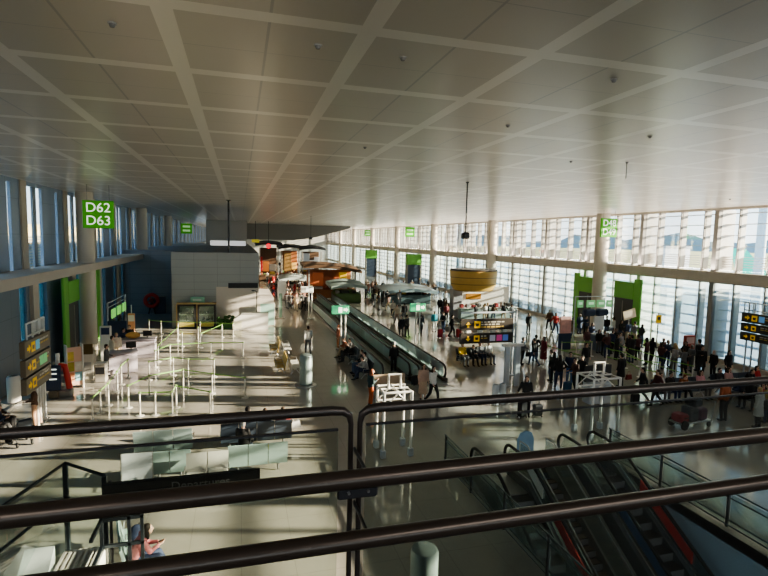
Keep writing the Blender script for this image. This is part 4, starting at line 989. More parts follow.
# right-hand totems and small signs
x, y = fl(687, 367)
t = thing('advert_totem', 'dull red totem by the right glass wall beside the queue', 'totem', (x, y, 0))
MB().rbox(-0.38, 0.38, -0.1, 0.1, 0.05, 2.0, 0.03).build('body', mat('dull_red_print', (0.52, 0.10, 0.07), 0.5), t); MB().rbox(-0.3, 0.3, -0.11, -0.1, 1.5, 1.9, 0.01).build('pale_band', mat('pale_pink_band', (0.75, 0.5, 0.45), 0.5), t); MB().rbox(-0.45, 0.45, -0.2, 0.2, 0, 0.05, 0.01).build('base', m_mull, t)
x, y = fl(656, 350)
t = thing('post_sign', 'yellow square sign on a thin post by the right glass wall', 'sign', (x, y, 0))
MB().tube([(0, 0, 0.02), (0, 0, 2.7)], 0.04, 8).build('post', m_mull, t); MB().rbox(-0.25, 0.25, -0.06, -0.02, 1.95, 2.55, 0.02).build('panel', m_yel, t); MB().rbox(-0.12, 0.12, -0.066, -0.058, 2.2, 2.42, 0.004).build('symbol', m_brown, t); MB().lathe((0, 0, 0), [(0.25, 0), (0.25, 0.03)], 16).build('base', m_mull, t)
x, y = fl(564, 350)
t = thing('poster_stand', 'red and white poster on a stand near the right windows', 'stand', (x, y, 0))
MB().rbox(-0.45, 0.45, -0.05, 0.05, 1.2, 2.4, 0.02).build('poster', mat('red_white_print', (0.75, 0.42, 0.38), 0.5, scale=4, var=0.35), t); MB().rbox(-0.5, 0.5, -0.04, 0.06, 0, 1.2, 0.02).build('base_panel', m_navy, t)
x, y = fl(640, 338)
t = thing('hanging_plate', 'tan tilted cardboard-like plate on a post by the right green gate', 'sign', (28.2, 31.6, 0))
MB().obox((0, -0.05, 2.3), (1.1, 0.06, 0.7), (0, -0.25, 0)).build('plate', m_tan, t); MB().tube([(0, 0, 0), (0, 0, 2.3)], 0.04, 8).build('post', m_mull, t)

# ================================================================ BARRIER POSTS WITH BELTS
m_bpost = mat('pale_barrier_post', (0.74, 0.72, 0.66), 0.35, metal=0.2, var=0.03)
m_belt = mat('green_belt', (0.22, 0.42, 0.10), 0.6, emit=0.03)
_bp = {}
def barrier(x, y, label, group, to=None, low=False):
    t = thing('barrier_post', label, 'barrier post', (x, y, 0), 0, group)
    if not _bp:
        _bp['pole'] = MB().tube([(0, 0, 0.03), (0, 0, 0.96)], 0.035, 10).mesh('pole', m_bpost, True)
        _bp['base'] = MB().lathe((0, 0, 0), [(0.17, 0), (0.17, 0.015), (0.05, 0.04)], 18).mesh('base', m_bpost, True)
        _bp['belt_head'] = MB().rbox(-0.05, 0.05, -0.05, 0.05, 0.93, 1.02, 0.015).mesh('belt_head', mat('green_belt_head', (0.30, 0.42, 0.18), 0.5))
    for k, me in _bp.items():
        o = bpy.data.objects.new(k, me); C.objects.link(o); o.parent = t
    if to:
        dx, dy = to[0] - x, to[1] - y; L = math.hypot(dx, dy); ux, uy = dx / L, dy / L; nx, ny = -uy * 0.006, ux * 0.006
        for z in ((0.94, 0.42) if low else (0.94,)):
            a = (ux * 0.05, uy * 0.05); b = (dx - ux * 0.05, dy - uy * 0.05)
            MB().prism_z([(a[0] - nx, a[1] - ny), (b[0] - nx, b[1] - ny), (b[0] + nx, b[1] + ny), (a[0] + nx, a[1] + ny)], z, z + 0.05).build('belt', m_belt, t)
    return t
def chain(pts, label, group, low=False, z=1.0):
    w_ = [fl(px, py, z) for px, py in pts]
    for i, p in enumerate(w_):
        barrier(p[0], p[1], label, group, w_[i + 1] if i + 1 < len(w_) else None, low)
G1 = 'barrier posts of the left queue lanes'
chain([(92, 397), (100, 390), (108, 383), (117, 371), (121, 365), (128, 359)], 'slim pale post on the slanting green belt line left of the lanes', G1)
chain([(149, 319.5), (161, 321), (178, 321.5), (200, 322), (233, 323)], 'slim pale post on the farthest belt line by the display cases', G1)
chain([(155, 350), (170, 344), (211, 342), (243, 342)], 'slim pale post on the belt line across the middle of the left lanes', G1)
chain([(139.5, 392), (155, 391.5), (172, 391), (176, 385), (210, 391)], 'slim pale post on the belt line nearest the railing', G1)
chain([(158, 345), (177.5, 327), (182, 332)], 'slim pale post on the short belt near the left gate desks', G1)
chain([(149, 361), (173, 357), (188, 358.5), (214, 358.5)], 'slim pale post on the third belt line of the left lanes', G1)
chain([(128, 385), (149, 375), (183, 369), (212, 373), (245, 377)], 'slim pale post on the fourth belt line of the left lanes', G1)
chain([(198, 327), (201, 333), (222, 324)], 'slim pale post right before the display cases', G1)
G2 = 'barrier posts of the right queue lanes'
chain([(607, 340), (624, 346.5), (640, 350.5), (657.5, 356), (676.5, 361.5), (693, 365.5)], 'pale post on the long green belt line before the right queue', G2, True)
chain([(562, 342), (577, 341.5), (592, 341.5)], 'pale post on the short double belt left of the gate desk', G2, True)
chain([(547, 345), (563, 350), (580, 354.5)], 'pale post on the green belt beside the standing group in dark clothes', G2)
chain([(607, 348), (626, 352), (641, 360), (660, 362)], 'pale post on the inner belt line of the right queue lanes', G2, True)
# ================================================================ PEOPLE
V = Vector
def remesh(mb, name, mats, voxel, it=4, smooth=True):
    me = mb.mesh('temporary', mats); o = bpy.data.objects.new('temporary', me); C.objects.link(o)
    r = o.modifiers.new('r', 'REMESH'); r.mode = 'VOXEL'; r.voxel_size = voxel
    s = o.modifiers.new('s', 'SMOOTH'); s.factor = 0.5; s.iterations = it
    dg = bpy.context.evaluated_depsgraph_get(); dg.update()
    m2 = bpy.data.meshes.new_from_object(o.evaluated_get(dg), depsgraph=dg); m2.name = name
    bpy.data.objects.remove(o); bpy.data.meshes.remove(me)
    if not m2.materials:
        for m in (mats if isinstance(mats, list) else [mats]): m2.materials.append(m)
    m2.polygons.foreach_set('use_smooth', [smooth] * len(m2.polygons)); m2.update()
    return m2
def limb(mb, a, b, ra, rb, n=10):
    mb.tube([a, b], [ra, rb], n); mb.ell(a, (ra,) * 3, n, 6); mb.ell(b, (rb,) * 3, n, 6)
def rings(mb, lst, n=16):
    """lst: (centre, rx, ry) cross-sections from low to high"""
    vs, fs = [], []
    for c, rx, ry in lst:
        for k in range(n):
            a = 2 * PI * k / n; vs.append((c[0] + rx * math.cos(a), c[1] + ry * math.sin(a), c[2]))
    for i in range(len(lst) - 1):
        for k in range(n):
            j = (k + 1) % n; fs.append((i*n+k, i*n+j, i*n+n+j, i*n+n+k))
    fs += [tuple(range(n-1, -1, -1)), tuple((len(lst)-1)*n+k for k in range(n))]
    mb.add(vs, fs)
def lerp(a, b, t): return V(a) * (1 - t) + V(b) * t
def pose(kind):
    P = dict(pel=V((0, 0, 0.95)), chest=V((0, 0, 1.30)), neck=V((0, 0.0, 1.47)), head=V((0, 0.025, 1.615)), yaw=0.0)
    for s, k in ((-1, 'L'), (1, 'R')):
        P['sh' + k] = V((s * 0.185, 0, 1.41)); P['el' + k] = V((s * 0.235, -0.03, 1.13)); P['wr' + k] = V((s * 0.235, 0.05, 0.89))
        P['hip' + k] = V((s * 0.09, 0, 0.92)); P['kn' + k] = V((s * 0.105, 0.015, 0.49)); P['an' + k] = V((s * 0.11, -0.02, 0.085))
    if kind == 'phone':
        P['elR'] = V((0.22, 0.02, 1.13)); P['wrR'] = V((0.10, 0.25, 1.22)); P['head'] = V((0, 0.045, 1.605))
        P['knL'] = V((-0.11, 0.05, 0.49))
    elif kind == 'walk':
        P['knL'] = V((-0.10, 0.22, 0.53)); P['anL'] = V((-0.10, 0.28, 0.10)); P['knR'] = V((0.10, -0.06, 0.50)); P['anR'] = V((0.10, -0.34, 0.15))
        P['elL'] = V((-0.23, -0.13, 1.15)); P['wrL'] = V((-0.23, -0.16, 0.90)); P['elR'] = V((0.23, 0.05, 1.14)); P['wrR'] = V((0.22, 0.24, 0.98))
    elif kind == 'pull':
        P['knL'] = V((-0.10, 0.18, 0.52)); P['anL'] = V((-0.10, 0.22, 0.09)); P['knR'] = V((0.10, -0.03, 0.50)); P['anR'] = V((0.10, -0.25, 0.12))
        P['elR'] = V((0.26, -0.15, 1.15)); P['wrR'] = V((0.28, -0.32, 0.95)); P['elL'] = V((-0.23, 0.03, 1.13)); P['wrL'] = V((-0.22, 0.18, 0.94))
    elif kind == 'hold':
        for s, k in ((-1, 'L'), (1, 'R')):
            P['el' + k] = V((s * 0.24, 0.02, 1.14)); P['wr' + k] = V((s * 0.17, 0.27, 1.08))
        P['anR'] = V((0.11, -0.16, 0.095)); P['knR'] = V((0.105, -0.02, 0.50))
    elif kind == 'hip':
        P['elR'] = V((0.36, -0.04, 1.20)); P['wrR'] = V((0.20, 0.05, 1.03)); P['yaw'] = 0.6; P['anL'] = V((-0.17, 0.05, 0.085)); P['knL'] = V((-0.14, 0.05, 0.49))
    elif kind in ('sit', 'sitlean'):
        P['pel'] = V((0, -0.06, 0.56)); P['chest'] = V((0, -0.11, 0.90)); P['neck'] = V((0, -0.10, 1.08)); P['head'] = V((0, -0.06, 1.22))
        for s, k in ((-1, 'L'), (1, 'R')):
            P['sh' + k] = V((s * 0.18, -0.11, 1.02)); P['el' + k] = V((s * 0.23, -0.03, 0.75)); P['wr' + k] = V((s * 0.12, 0.17, 0.70))
            P['hip' + k] = V((s * 0.09, -0.04, 0.54)); P['kn' + k] = V((s * 0.12, 0.40, 0.53)); P['an' + k] = V((s * 0.12, 0.40, 0.085))
        if kind == 'sitlean':
            P['chest'] = V((0, 0.03, 0.88)); P['neck'] = V((0, 0.13, 1.02)); P['head'] = V((0, 0.20, 1.13))
            for s, k in ((-1, 'L'), (1, 'R')):
                P['sh' + k] = V((s * 0.18, 0.09, 0.98)); P['el' + k] = V((s * 0.20, 0.22, 0.72)); P['wr' + k] = V((s * 0.06, 0.42, 0.76))
            P['anL'] = V((-0.10, 0.62, 0.10)); P['knL'] = V((-0.12, 0.42, 0.50))
    return P
def torso_rings(P, g, z_low=None):
    pe, ch, nk = P['pel'], P['chest'], P['neck']
    L = [(lerp(pe, ch, -0.32), 0.10 + g, 0.085 + g), (lerp(pe, ch, -0.18), 0.15 + g, 0.11 + g), (pe, 0.165 + g, 0.115 + g), (lerp(pe, ch, 0.35), 0.14 + g, 0.10 + g), (lerp(pe, ch, 0.7), 0.155 + g, 0.105 + g),
         (ch, 0.17 + g, 0.11 + g), (lerp(ch, nk, 0.5), 0.165 + g, 0.095 + g), (lerp(ch, nk, 0.85), 0.09 + g, 0.07 + g), (nk, 0.058 + g * .5, 0.058 + g * .5)]
    return L
def hand(mb, wr, el, s):
    d = (wr - el).normalized(); side = V((0, 0, 1)).cross(d)
    if side.length < 0.2: side = V((1, 0, 0)).cross(d)
    side.normalize(); up = d.cross(side)
    c = wr + d * 0.05
    R = Matrix((up, side, d)).transposed()
    mb.ell(c, (0.018, 0.04, 0.052), 10, 7, R=R)
    for i, (o, l) in enumerate(((-0.027, 0.058), (-0.009, 0.072), (0.009, 0.066), (0.027, 0.05))):
        a = c + d * 0.035 + side * o; b = a + d * l * 0.6 + up * 0.006; e = b + d * l * 0.42 + up * 0.02 * (1 + 0.15 * i)
        mb.tube([a, b, e], [0.0105, 0.0095, 0.0075], 7)
    a = wr + d * 0.02 - side * 0.028 * s; b = a + d * 0.03 - side * 0.028 * s + up * 0.008; mb.tube([a, b, b + d * 0.03 - side * 0.006 * s], [0.013, 0.011, 0.009], 7)
SKINS = [mat('skin_light', (0.66, 0.43, 0.33), 0.5), mat('skin_tan', (0.50, 0.30, 0.21), 0.5), mat('skin_dark', (0.20, 0.11, 0.075), 0.5)]
m_eye = mat('dark_eye', (0.03, 0.025, 0.02), 0.3); m_lip = mat('lip', (0.45, 0.18, 0.16), 0.5)
m_any = colmat((0.1, 0.1, 0.1))
_PM = {}
def proto(kind):
    if kind in _PM: return _PM[kind]
    P = pose(kind); D = {}
    Rh = Matrix.Rotation(P['yaw'], 3, 'Z'); hd = P['head']
    # body: one continuous surface
    mb = MB(); rings(mb, torso_rings(P, 0))
    for k, s in (('L', -1), ('R', 1)):
        limb(mb, P['sh'+k], P['el'+k], 0.052, 0.040); limb(mb, P['el'+k], P['wr'+k], 0.040, 0.027); hand(mb, P['wr'+k], P['el'+k], s)
        limb(mb, P['hip'+k], P['kn'+k], 0.085, 0.055); limb(mb, P['kn'+k], P['an'+k], 0.054, 0.036)
        an = P['an'+k]; mb.ell(an + V((0, 0.06, -0.045)), (0.04, 0.12, 0.035), 10, 7)
    limb(mb, P['neck'] - V((0, 0, 0.03)), hd - V((0, 0.01, 0.06)), 0.056, 0.052)
    mb.ell(hd + V((0, 0, 0.02)), (0.075, 0.095, 0.105), 16, 12); mb.ell(hd + Rh @ V((0, 0.035, -0.05)), (0.055, 0.06, 0.065), 14, 10)
    mb.tube([hd + Rh @ V((0, 0.088, 0.02)), hd + Rh @ V((0, 0.115, -0.018))], [0.010, 0.017], 8)
    for s in (-1, 1): mb.ell(hd + Rh @ V((s * 0.077, 0.0, -0.005)), (0.012, 0.024, 0.034), 8, 6)
    me = remesh(mb, 'body_' + kind, [SKINS[0], m_eye, m_lip], 0.0145, 2)
    if len(me.materials) < 3:
        me.materials.clear()
        for m in (SKINS[0], m_eye, m_lip): me.materials.append(m)
    Ri = Rh.inverted()
    for p in me.polygons:
        q = Ri @ (V(p.center) - hd); p.material_index = 0
        if q.y > 0.06:
            if abs(q.z - 0.018) < 0.011 and 0.018 < abs(q.x) < 0.045: p.material_index = 1
            elif abs(q.z + 0.058) < 0.009 and abs(q.x) < 0.024: p.material_index = 2
    D['body'] = me
    # upper garment
    mb = MB(); L = torso_rings(P, 0.022); lo = 1 if 'sit' not in kind else 2
    rings(mb, L[lo:-1])
    for k in 'LR':
        limb(mb, P['sh'+k], P['el'+k], 0.070, 0.056); limb(mb, P['el'+k], lerp(P['el'+k], P['wr'+k], 0.93), 0.056, 0.042)
    mb.tube([P['neck'] - V((0, 0, 0.06)), P['neck'] + V((0, 0.005, 0.012))], [0.09, 0.066], 12)
    D['jacket'] = remesh(mb, 'jacket_' + kind, m_any, 0.024, 3)
    # trousers
    mb = MB(); rings(mb, torso_rings(P, 0.014)[0:4])
    for k in 'LR':
        limb(mb, P['hip'+k], P['kn'+k], 0.103, 0.073); limb(mb, P['kn'+k], lerp(P['kn'+k], P['an'+k], 0.95), 0.073, 0.056)
    D['trousers'] = remesh(mb, 'trousers_' + kind, m_any, 0.024, 3)
    for k in 'LR':
        mb = MB()
        an = P['an'+k]; tilt = Matrix.Rotation(-0.5 if an.z > 0.12 and 'sit' not in kind else 0, 3, 'X')
        mb.ell(an + tilt @ V((0, 0.065, -0.040)), (0.05, 0.145, 0.044), 12, 8, R=tilt)
        mb.ell(an + V((0, 0.0, -0.02)), (0.048, 0.06, 0.06), 10, 7)
        D['shoe' + k] = remesh(mb, 'shoe_' + kind, m_any, 0.018, 2)
    # hair
    for hn in ('short', 'long'):
        mb = MB()
        mb.ell(hd + Rh @ V((0, -0.018, 0.045)), (0.087, 0.098, 0.096), 16, 12); mb.ell(hd + Rh @ V((0, -0.055, -0.01)), (0.078, 0.062, 0.085), 14, 10)
        if hn == 'long':
            b = hd + Rh @ V((0, -0.075, -0.16)); mb.ell(b, (0.095, 0.05, 0.16), 12, 9)
            for s in (-1, 1): mb.ell(hd + Rh @ V((s * 0.076, -0.01, -0.09)), (0.026, 0.05, 0.12), 10, 8)
        D['hair_' + hn] = remesh(mb, 'hair_' + kind, m_any, 0.02, 2)
    if 'sit' not in kind:
        mb = MB(); rings(mb, torso_rings(P, 0.03)[2:-1])
        pe = P['pel']; rings(mb, [(pe + V((0, 0, -0.42)), 0.235, 0.19), (pe + V((0, 0, -0.2)), 0.215, 0.165), (pe + V((0, 0, 0.05)), 0.19, 0.14), (pe + V((0, 0, 0.2)), 0.165, 0.125)])
        for k in 'LR':
            limb(mb, P['sh'+k], P['el'+k], 0.078, 0.062); limb(mb, P['el'+k], lerp(P['el'+k], P['wr'+k], 0.93), 0.062, 0.048)
        mb.tube([P['neck'] - V((0, 0, 0.06)), P['neck'] + V((0, 0.005, 0.02))], [0.10, 0.07], 12)
        D['coat'] = remesh(mb, 'coat_' + kind, m_any, 0.026, 3)
        mb = MB(); rings(mb, [(pe + V((0, 0, -0.62)), 0.24, 0.22), (pe + V((0, 0, -0.3)), 0.215, 0.17), (pe, 0.18, 0.13), (pe + V((0, 0, 0.18)), 0.145, 0.105)])
        D['skirt'] = remesh(mb, 'skirt_' + kind, m_any, 0.026, 3)
    _PM[kind] = D
    return D
def setmat(o, m):
    if not o.data.materials: o.data.materials.append(m)
    o.material_slots[0].link = 'OBJECT'; o.material_slots[0].material = m
BLK, NVY, GRY, LGR, WHT, BEI, BRN, RED, BUR, BLU, TUR, PNK, ORG, YEL, OLV, JEA, KHA = ((0.02, 0.02, 0.022), (0.03, 0.045, 0.10), (0.14, 0.14, 0.145), (0.42, 0.42, 0.42), (0.75, 0.74, 0.71), (0.56, 0.46, 0.34), (0.14, 0.075, 0.04), (0.48, 0.035, 0.03),
    (0.17, 0.02, 0.03), (0.06, 0.15, 0.38), (0.05, 0.38, 0.48), (0.66, 0.33, 0.36), (0.62, 0.22, 0.06), (0.72, 0.50, 0.03), (0.13, 0.13, 0.06), (0.08, 0.12, 0.20), (0.40, 0.33, 0.22))
HB, HD, HBL, HG, HR = (0.018, 0.013, 0.010), (0.06, 0.035, 0.02), (0.48, 0.34, 0.16), (0.42, 0.41, 0.40), (0.22, 0.07, 0.03)
PLACED = []
def free(x, y, d):
    if any(a - 0.25 < x < b + 0.25 and c - 0.25 < y < e + 0.25 for a, b, c, e in AVOID): return False
    if any((x - 29.0) ** 2 + (y - q) ** 2 < 0.9 for q in (36.1, 55.3, 74.5, 93.7)): return False
    return all((x - a) ** 2 + (y - b) ** 2 > d * d for a, b in PLACED)
def person(x, y, face, kind, top, bottom, hair=HB, label=None, group=None, long=False, coat=False, skirt=False, shoes=BLK, skin=0, sc=1.0, z=0.0):
    if 'sit' not in kind and not group:
        k = 0
        while any((x - a) ** 2 + (y - b) ** 2 < 0.27 for a, b in PLACED) and k < 6: y += 0.3; k += 1
    PLACED.append((x, y))
    D = proto(kind)
    t = thing('person', label, 'person', (x, y, z), math.radians(face), group); t.scale = (sc, sc, sc)
    def part(nm, key, m):
        o = bpy.data.objects.new(nm, D[key]); C.objects.link(o); o.parent = t; setmat(o, m); return o
    part('body', 'body', SKINS[skin])
    if skirt and 'skirt' in D: part('skirt', 'skirt', colmat(bottom))
    else: part('trousers', 'trousers', colmat(bottom))
    if coat and 'coat' in D: part('coat', 'coat', colmat(top))
    else: part('jacket', 'jacket', colmat(top))
    part('shoe', 'shoeL', colmat(shoes)); part('shoe', 'shoeR', colmat(shoes)); part('hair', 'hair_long' if long else 'hair_short', colmat(hair))
    return t
def at(px, py, **k): return fl(px, py)
# --- bags, trolley
_B = {}
def suitcase(x, y, rz, col, label, h=0.62, group=None):
    t = thing('suitcase', label, 'suitcase', (x, y, 0), rz, group); m = colmat(col, 0.45)
    b = MB().rbox(-0.2, 0.2, -0.13, 0.13, 0.06, h, 0.05)
    for i in range(5): b.box(-0.15 + i * 0.07, -0.135 + i * 0.07, -0.137, 0.137, 0.12, h - 0.06)
    b.build('shell', m, t)
    MB().tube([(-0.11, 0.1, h - 0.02), (-0.11, 0.1, h + 0.36), (0.11, 0.1, h + 0.36), (0.11, 0.1, h - 0.02)], 0.012, 6).build('handle', m_steel, t)
    for sx in (-1, 1):
        for sy in (-1, 1): MB().tube([(sx * 0.16 - 0.015, sy * 0.09, 0.03), (sx * 0.16 + 0.015, sy * 0.09, 0.03)], 0.03, 8).build('wheel', m_rub, t)
    return t
def backpack(x, y, z, rz, col, label):
    t = thing('backpack', label, 'bag', (x, y, z), rz); m = colmat(col, 0.7)
    b = MB(); b.ell((0, 0, 0.24), (0.17, 0.11, 0.25), 12, 9); b.ell((0, -0.09, 0.15), (0.12, 0.06, 0.12), 10, 7)
    me = remesh(b, 'pack', m, 0.03, 2); o = bpy.data.objects.new('pack', me); C.objects.link(o); o.parent = t
    for s in (-1, 1): MB().tube([(s * 0.09, 0.08, 0.45), (s * 0.10, 0.18, 0.36), (s * 0.10, 0.14, 0.1), (s * 0.09, 0.08, 0.05)], 0.015, 6).build('strap', m_black, t)
    return t
def handbag(x, y, z, rz, col, label):
    t = thing('handbag', label, 'bag', (x, y, z), rz); m = colmat(col, 0.5)
    MB().prism_y([(-0.2, 0), (0.2, 0), (0.15, 0.26), (-0.15, 0.26)], -0.06, 0.06).build('body', m, t)
    MB().tube([(-0.1, 0, 0.25), (-0.07, 0, 0.42), (0.07, 0, 0.42), (0.1, 0, 0.25)], 0.012, 6).build('handle', m, t, True)
    return t
# ---------------------------------------------------------------- who stands where
x, y = fl(396, 374); person(x, y + 0.5, 0, 'stand', BLK, BLK, HG, 'man in black with pale hair standing at the near end of the walkway', coat=False)
x, y = fl(308, 354); person(x, y, 0, 'walk', WHT, GRY, HB, 'dark-haired person in white top walking away beyond the grey cylinder', sc=1.06)
x, y = fl(370.5, 406); person(x, y, -80, 'phone', (0.03, 0.06, 0.065), (0.55, 0.13, 0.04), HR, 'red-haired woman in dark vest and rust-orange trousers by the tan board', long=True, sc=0.98)
x, y = fl(432.5, 403); person(x, y, 200, 'walk', WHT, BLK, HD, 'woman in white top and black trousers at the walkway end', long=True)
x, y = fl(425, 402); person(x, y, 180, 'stand', (0.62, 0.42, 0.33), (0.66, 0.50, 0.36), HD, 'person in peach top and wide beige trousers at the walkway end', skirt=True, long=True)
x, y = fl(419, 385); suitcase(x - 0.2, y, 0.3, BLK, 'black suitcase lying left of two at the walkway end', 0.5); suitcase(x + 0.42, y + 0.1, 0.2, (0.05, 0.07, 0.07), 'dark green-grey suitcase right of two at the walkway end', 0.48)
x, y = fl(525, 415); person(x, y, 160, 'pull', BLK, BLK, HD, 'woman in a black coat pulling luggage past the upper guard rail', coat=True, long=True); suitcase(x - 0.3, y - 0.25, 0.2, BLK, 'black suitcase left of the woman in the black coat', 0.7); suitcase(x + 0.42, y - 0.3, -0.1, GRY, 'dark grey suitcase right of the woman in the black coat', 0.55)
x, y = fl(543, 364); person(x, y, 90, 'stand', BUR, BUR, HB, 'woman in a long burgundy coat with white shoes', coat=True, long=True, skirt=True, shoes=WHT)
x, y = fl(537.5, 363); person(x, y, -60, 'hip', BLK, NVY, HB, 'person in black beside the woman in burgundy')
x, y = fl(533.5, 366); person(x, y, 20, 'walk', BLK, JEA, HB, 'person in black jacket and jeans left of the burgundy coat')
x, y = fl(522, 365); person(x, y, -100, 'hold', GRY, BLK, HD, 'person in dark grey carrying a bag left of the jeans wearer'); handbag(x + 0.35, y - 0.1, 0.55, 0.3, BLK, 'black bag held beside the pale grey frame')
x, y = fl(528, 334); person(x, y, 180, 'stand', BLK, BLK, HB, 'figure in black standing farther off near the right white posts')
grp = [(553, 384, -60, 'stand', BLK, BLK, HB, 'long-haired person in black at the left edge of the standing group', True),
       (558.5, 388, -30, 'hip', BLK, NVY, HB, 'second person in black from the left of the standing group', True),
       (564, 387, 30, 'phone', GRY, JEA, HD, 'person in grey jacket and jeans in the standing group', False),
       (569, 384, 150, 'stand', NVY, BLU, HB, 'person in navy with bright blue trousers in the standing group', False),
       (574, 392, 90, 'hold', (0.10, 0.05, 0.045), BLK, HD, 'person in a brown-black jacket in front of the standing group', False),
       (581, 388, 100, 'hip', BLK, BLK, HB, 'tall person in black at the right edge of the standing group', False),
       (585, 372, 180, 'stand', BLK, GRY, HB, 'person in black behind the display stand board', False)]
for px, py, f, k, a, b, h, lab, lg in grp:
    x, y = fl(px, py); person(x, y, f, k, a, b, h, lab, long=lg)
x, y = fl(567, 392); suitcase(x, y, 0.2, (0.05, 0.13, 0.25), 'blue suitcase standing at the feet of the dark standing group', 0.55)
x, y = fl(620, 387); person(x, y, 10, 'stand', BLK, BLK, HB, 'large figure in a long black coat beside the display stand', coat=True, sc=1.04); handbag(x + 0.42, y - 0.1, 0.42, 0.2, (0.16, 0.02, 0.02), 'dark red bag hanging beside the long black coat')
x, y = fl(641, 403); person(x, y, 60, 'walk', BLK, GRY, HB, 'person in black walking left of the luggage trolley'); suitcase(x - 0.45, y - 0.1, 0, BLK, 'small black suitcase behind the person walking left of the trolley', 0.5)
x, y = fl(656, 406); person(x, y, 70, 'walk', (0.10, 0.03, 0.035), BLK, HB, 'person in dark maroon walking just left of the luggage trolley')
x, y = fl(697.5, 371); person(x, y, 0, 'stand', BLK, BLK, HB, 'broad man in black standing right of the red totem', sc=1.12)
x, y = fl(722.5, 421); person(x, y, 0, 'stand', (0.38, 0.12, 0.05), BLK, HD, 'man in a rust-brown jacket and black trousers beside the trolley', sc=1.05)
x, y = fl(757, 428); person(x, y, 10, 'stand', (0.66, 0.70, 0.72), BLK, HBL, 'blonde woman in a pale coat with a black bag near the right edge', coat=True); backpack(x + 0.30, y - 0.05, 0.75, 0.2, BLK, 'black bag on the blonde woman in the pale coat')
x, y = fl(766, 423); person(x, y, 0, 'stand', (0.32, 0.26, 0.06), NVY, HB, 'person in olive-yellow cut by the right edge')
# luggage trolley
x, y = fl(690, 426)
t = thing('luggage_trolley', 'loaded luggage trolley in front of the seated travellers', 'trolley', (x, y, 0), 0.1)
MB().rbox(-0.9, 0.9, -0.32, 0.32, 0.22, 0.28, 0.02).build('deck', m_steel, t)
MB().tube([(0.85, -0.3, 0.25), (1.0, -0.3, 1.05), (1.0, 0.3, 1.05), (0.85, 0.3, 0.25)], 0.025, 8).build('handle', m_steel, t, True)
for xx, yy, r in ((-0.7, -0.3, 0.2), (-0.7, 0.3, 0.2), (0.7, -0.3, 0.11), (0.7, 0.3, 0.11)): MB().tube([(xx, yy - 0.025, r), (xx, yy + 0.025, r)], r, 18).build('wheel', m_rub, t)
for dx, z, col, w_, h, lab in ((-0.62, 0.28, (0.42, 0.04, 0.06), 0.5, 0.34, 'red bag at the left end of the luggage trolley'), (-0.08, 0.28, (0.10, 0.11, 0.13), 0.5, 0.6, 'dark grey case in the middle of the luggage trolley'), (0.45, 0.28, (0.13, 0.06, 0.11), 0.48, 0.5, 'dark purple case at the right of the luggage trolley'), (0.1, 0.885, (0.06, 0.07, 0.09), 0.5, 0.28, 'black bag lying on top of the trolley cases')):
    c_, s_ = math.cos(0.1), math.sin(0.1)
    b = thing('luggage_bag', lab, 'bag', (x + dx * c_, y + dx * s_, z), 0.1)
    MB().rbox(-w_/2, w_/2, -0.26, 0.26, 0, h, 0.07).build('body', colmat(col, 0.6), b); MB().tube([(-0.12, -0.27, h * .6), (-0.08, -0.31, h * .68), (0.08, -0.31, h * .68), (0.12, -0.27, h * .6)], 0.014, 6).build('handle', m_black, b)
# seated on the benches: (bench x, y, rotation, slot, ...)
def seat_at(bx, by, brz, n_, i):
    lx = -n_ * 0.31 + 0.62 * (i + 0.5); return bx + lx * math.cos(brz), by + lx * math.sin(brz), math.degrees(brz)
def sit(b, i, kind, top, bottom, hair, label, long=False, skin=0, **k):
    x, y, r = seat_at(*b, i); return person(x, y, r, kind, top, bottom, hair, label, long=long, skin=skin, **k)
B1 = (20.9, 19.6, PI, 5)
sit(B1, 4, 'sit', WHT, GRY, HD, 'seated traveller in white just right of the barrier end'); sit(B1, 3, 'sit', BLK, NVY, HB, 'seated traveller in black behind the trolley, left of the orange-haired one')
sit(B1, 2, 'sitlean', (0.30, 0.10, 0.03), BLK, HR, 'orange-haired seated traveller behind the trolley'); sit(B1, 0, 'sit', PNK, GRY, HD, 'seated traveller in a pink hooded top behind the rust-brown jacket', True)
B2 = (24.8, 19.8, PI, 5)
sit(B2, 4, 'sit', BLK, BLK, HB, 'seated traveller in black under the right glass, left of the pink scarf'); sit(B2, 3, 'sit', (0.45, 0.28, 0.28), NVY, HD, 'seated traveller with a dusty pink top below the right stand', True); sit(B2, 1, 'sitlean', BLK, GRY, HB, 'leaning seated traveller in black below the right stand'); sit(B2, 0, 'sit', RED, BLK, HB, 'black-haired seated traveller in red below the right stand', True)
B3 = (23.0, 17.8, PI / 2, 3)
sit(B3, 0, 'sit', (0.52, 0.05, 0.09), BLK, HB, 'seated traveller in crimson just left of the woman in the pale coat', True); sit(B3, 1, 'sit', BLK, BLK, HD, 'seated traveller in black beside the one in crimson'); sit(B3, 2, 'sitlean', NVY, GRY, HG, 'grey-haired seated traveller at the far end of the crimson one\'s bench')
B4 = (13.9, 28.0, PI + 0.1, 4)
sit(B4, 3, 'sit', YEL, GRY, HBL, 'seated person in a yellow jacket under the direction board'); sit(B4, 2, 'sitlean', BLK, BLK, HB, 'seated person in black right of the yellow jacket'); sit(B4, 1, 'sit', GRY, NVY, HD, 'seated person in grey second from the right of the yellow jacket'); sit(B4, 0, 'sit', WHT, GRY, HG, 'seated person in white at the right end of the yellow jacket bench')
B5 = (6.45, 30.2, PI / 2, 4)
sit(B5, 1, 'sitlean', BLK, BLK, HB, 'person in black sitting with outstretched legs left of the walkway'); sit(B5, 2, 'sit', GRY, BLK, HB, 'companion in dark grey behind the outstretched sitter by the walkway'); sit(B5, 3, 'sitlean', (0.35, 0.12, 0.06), KHA, HD, 'sitter in reddish brown at the far end of the walkway bench')
B6 = (6.45, 26.6, PI / 2, 3)
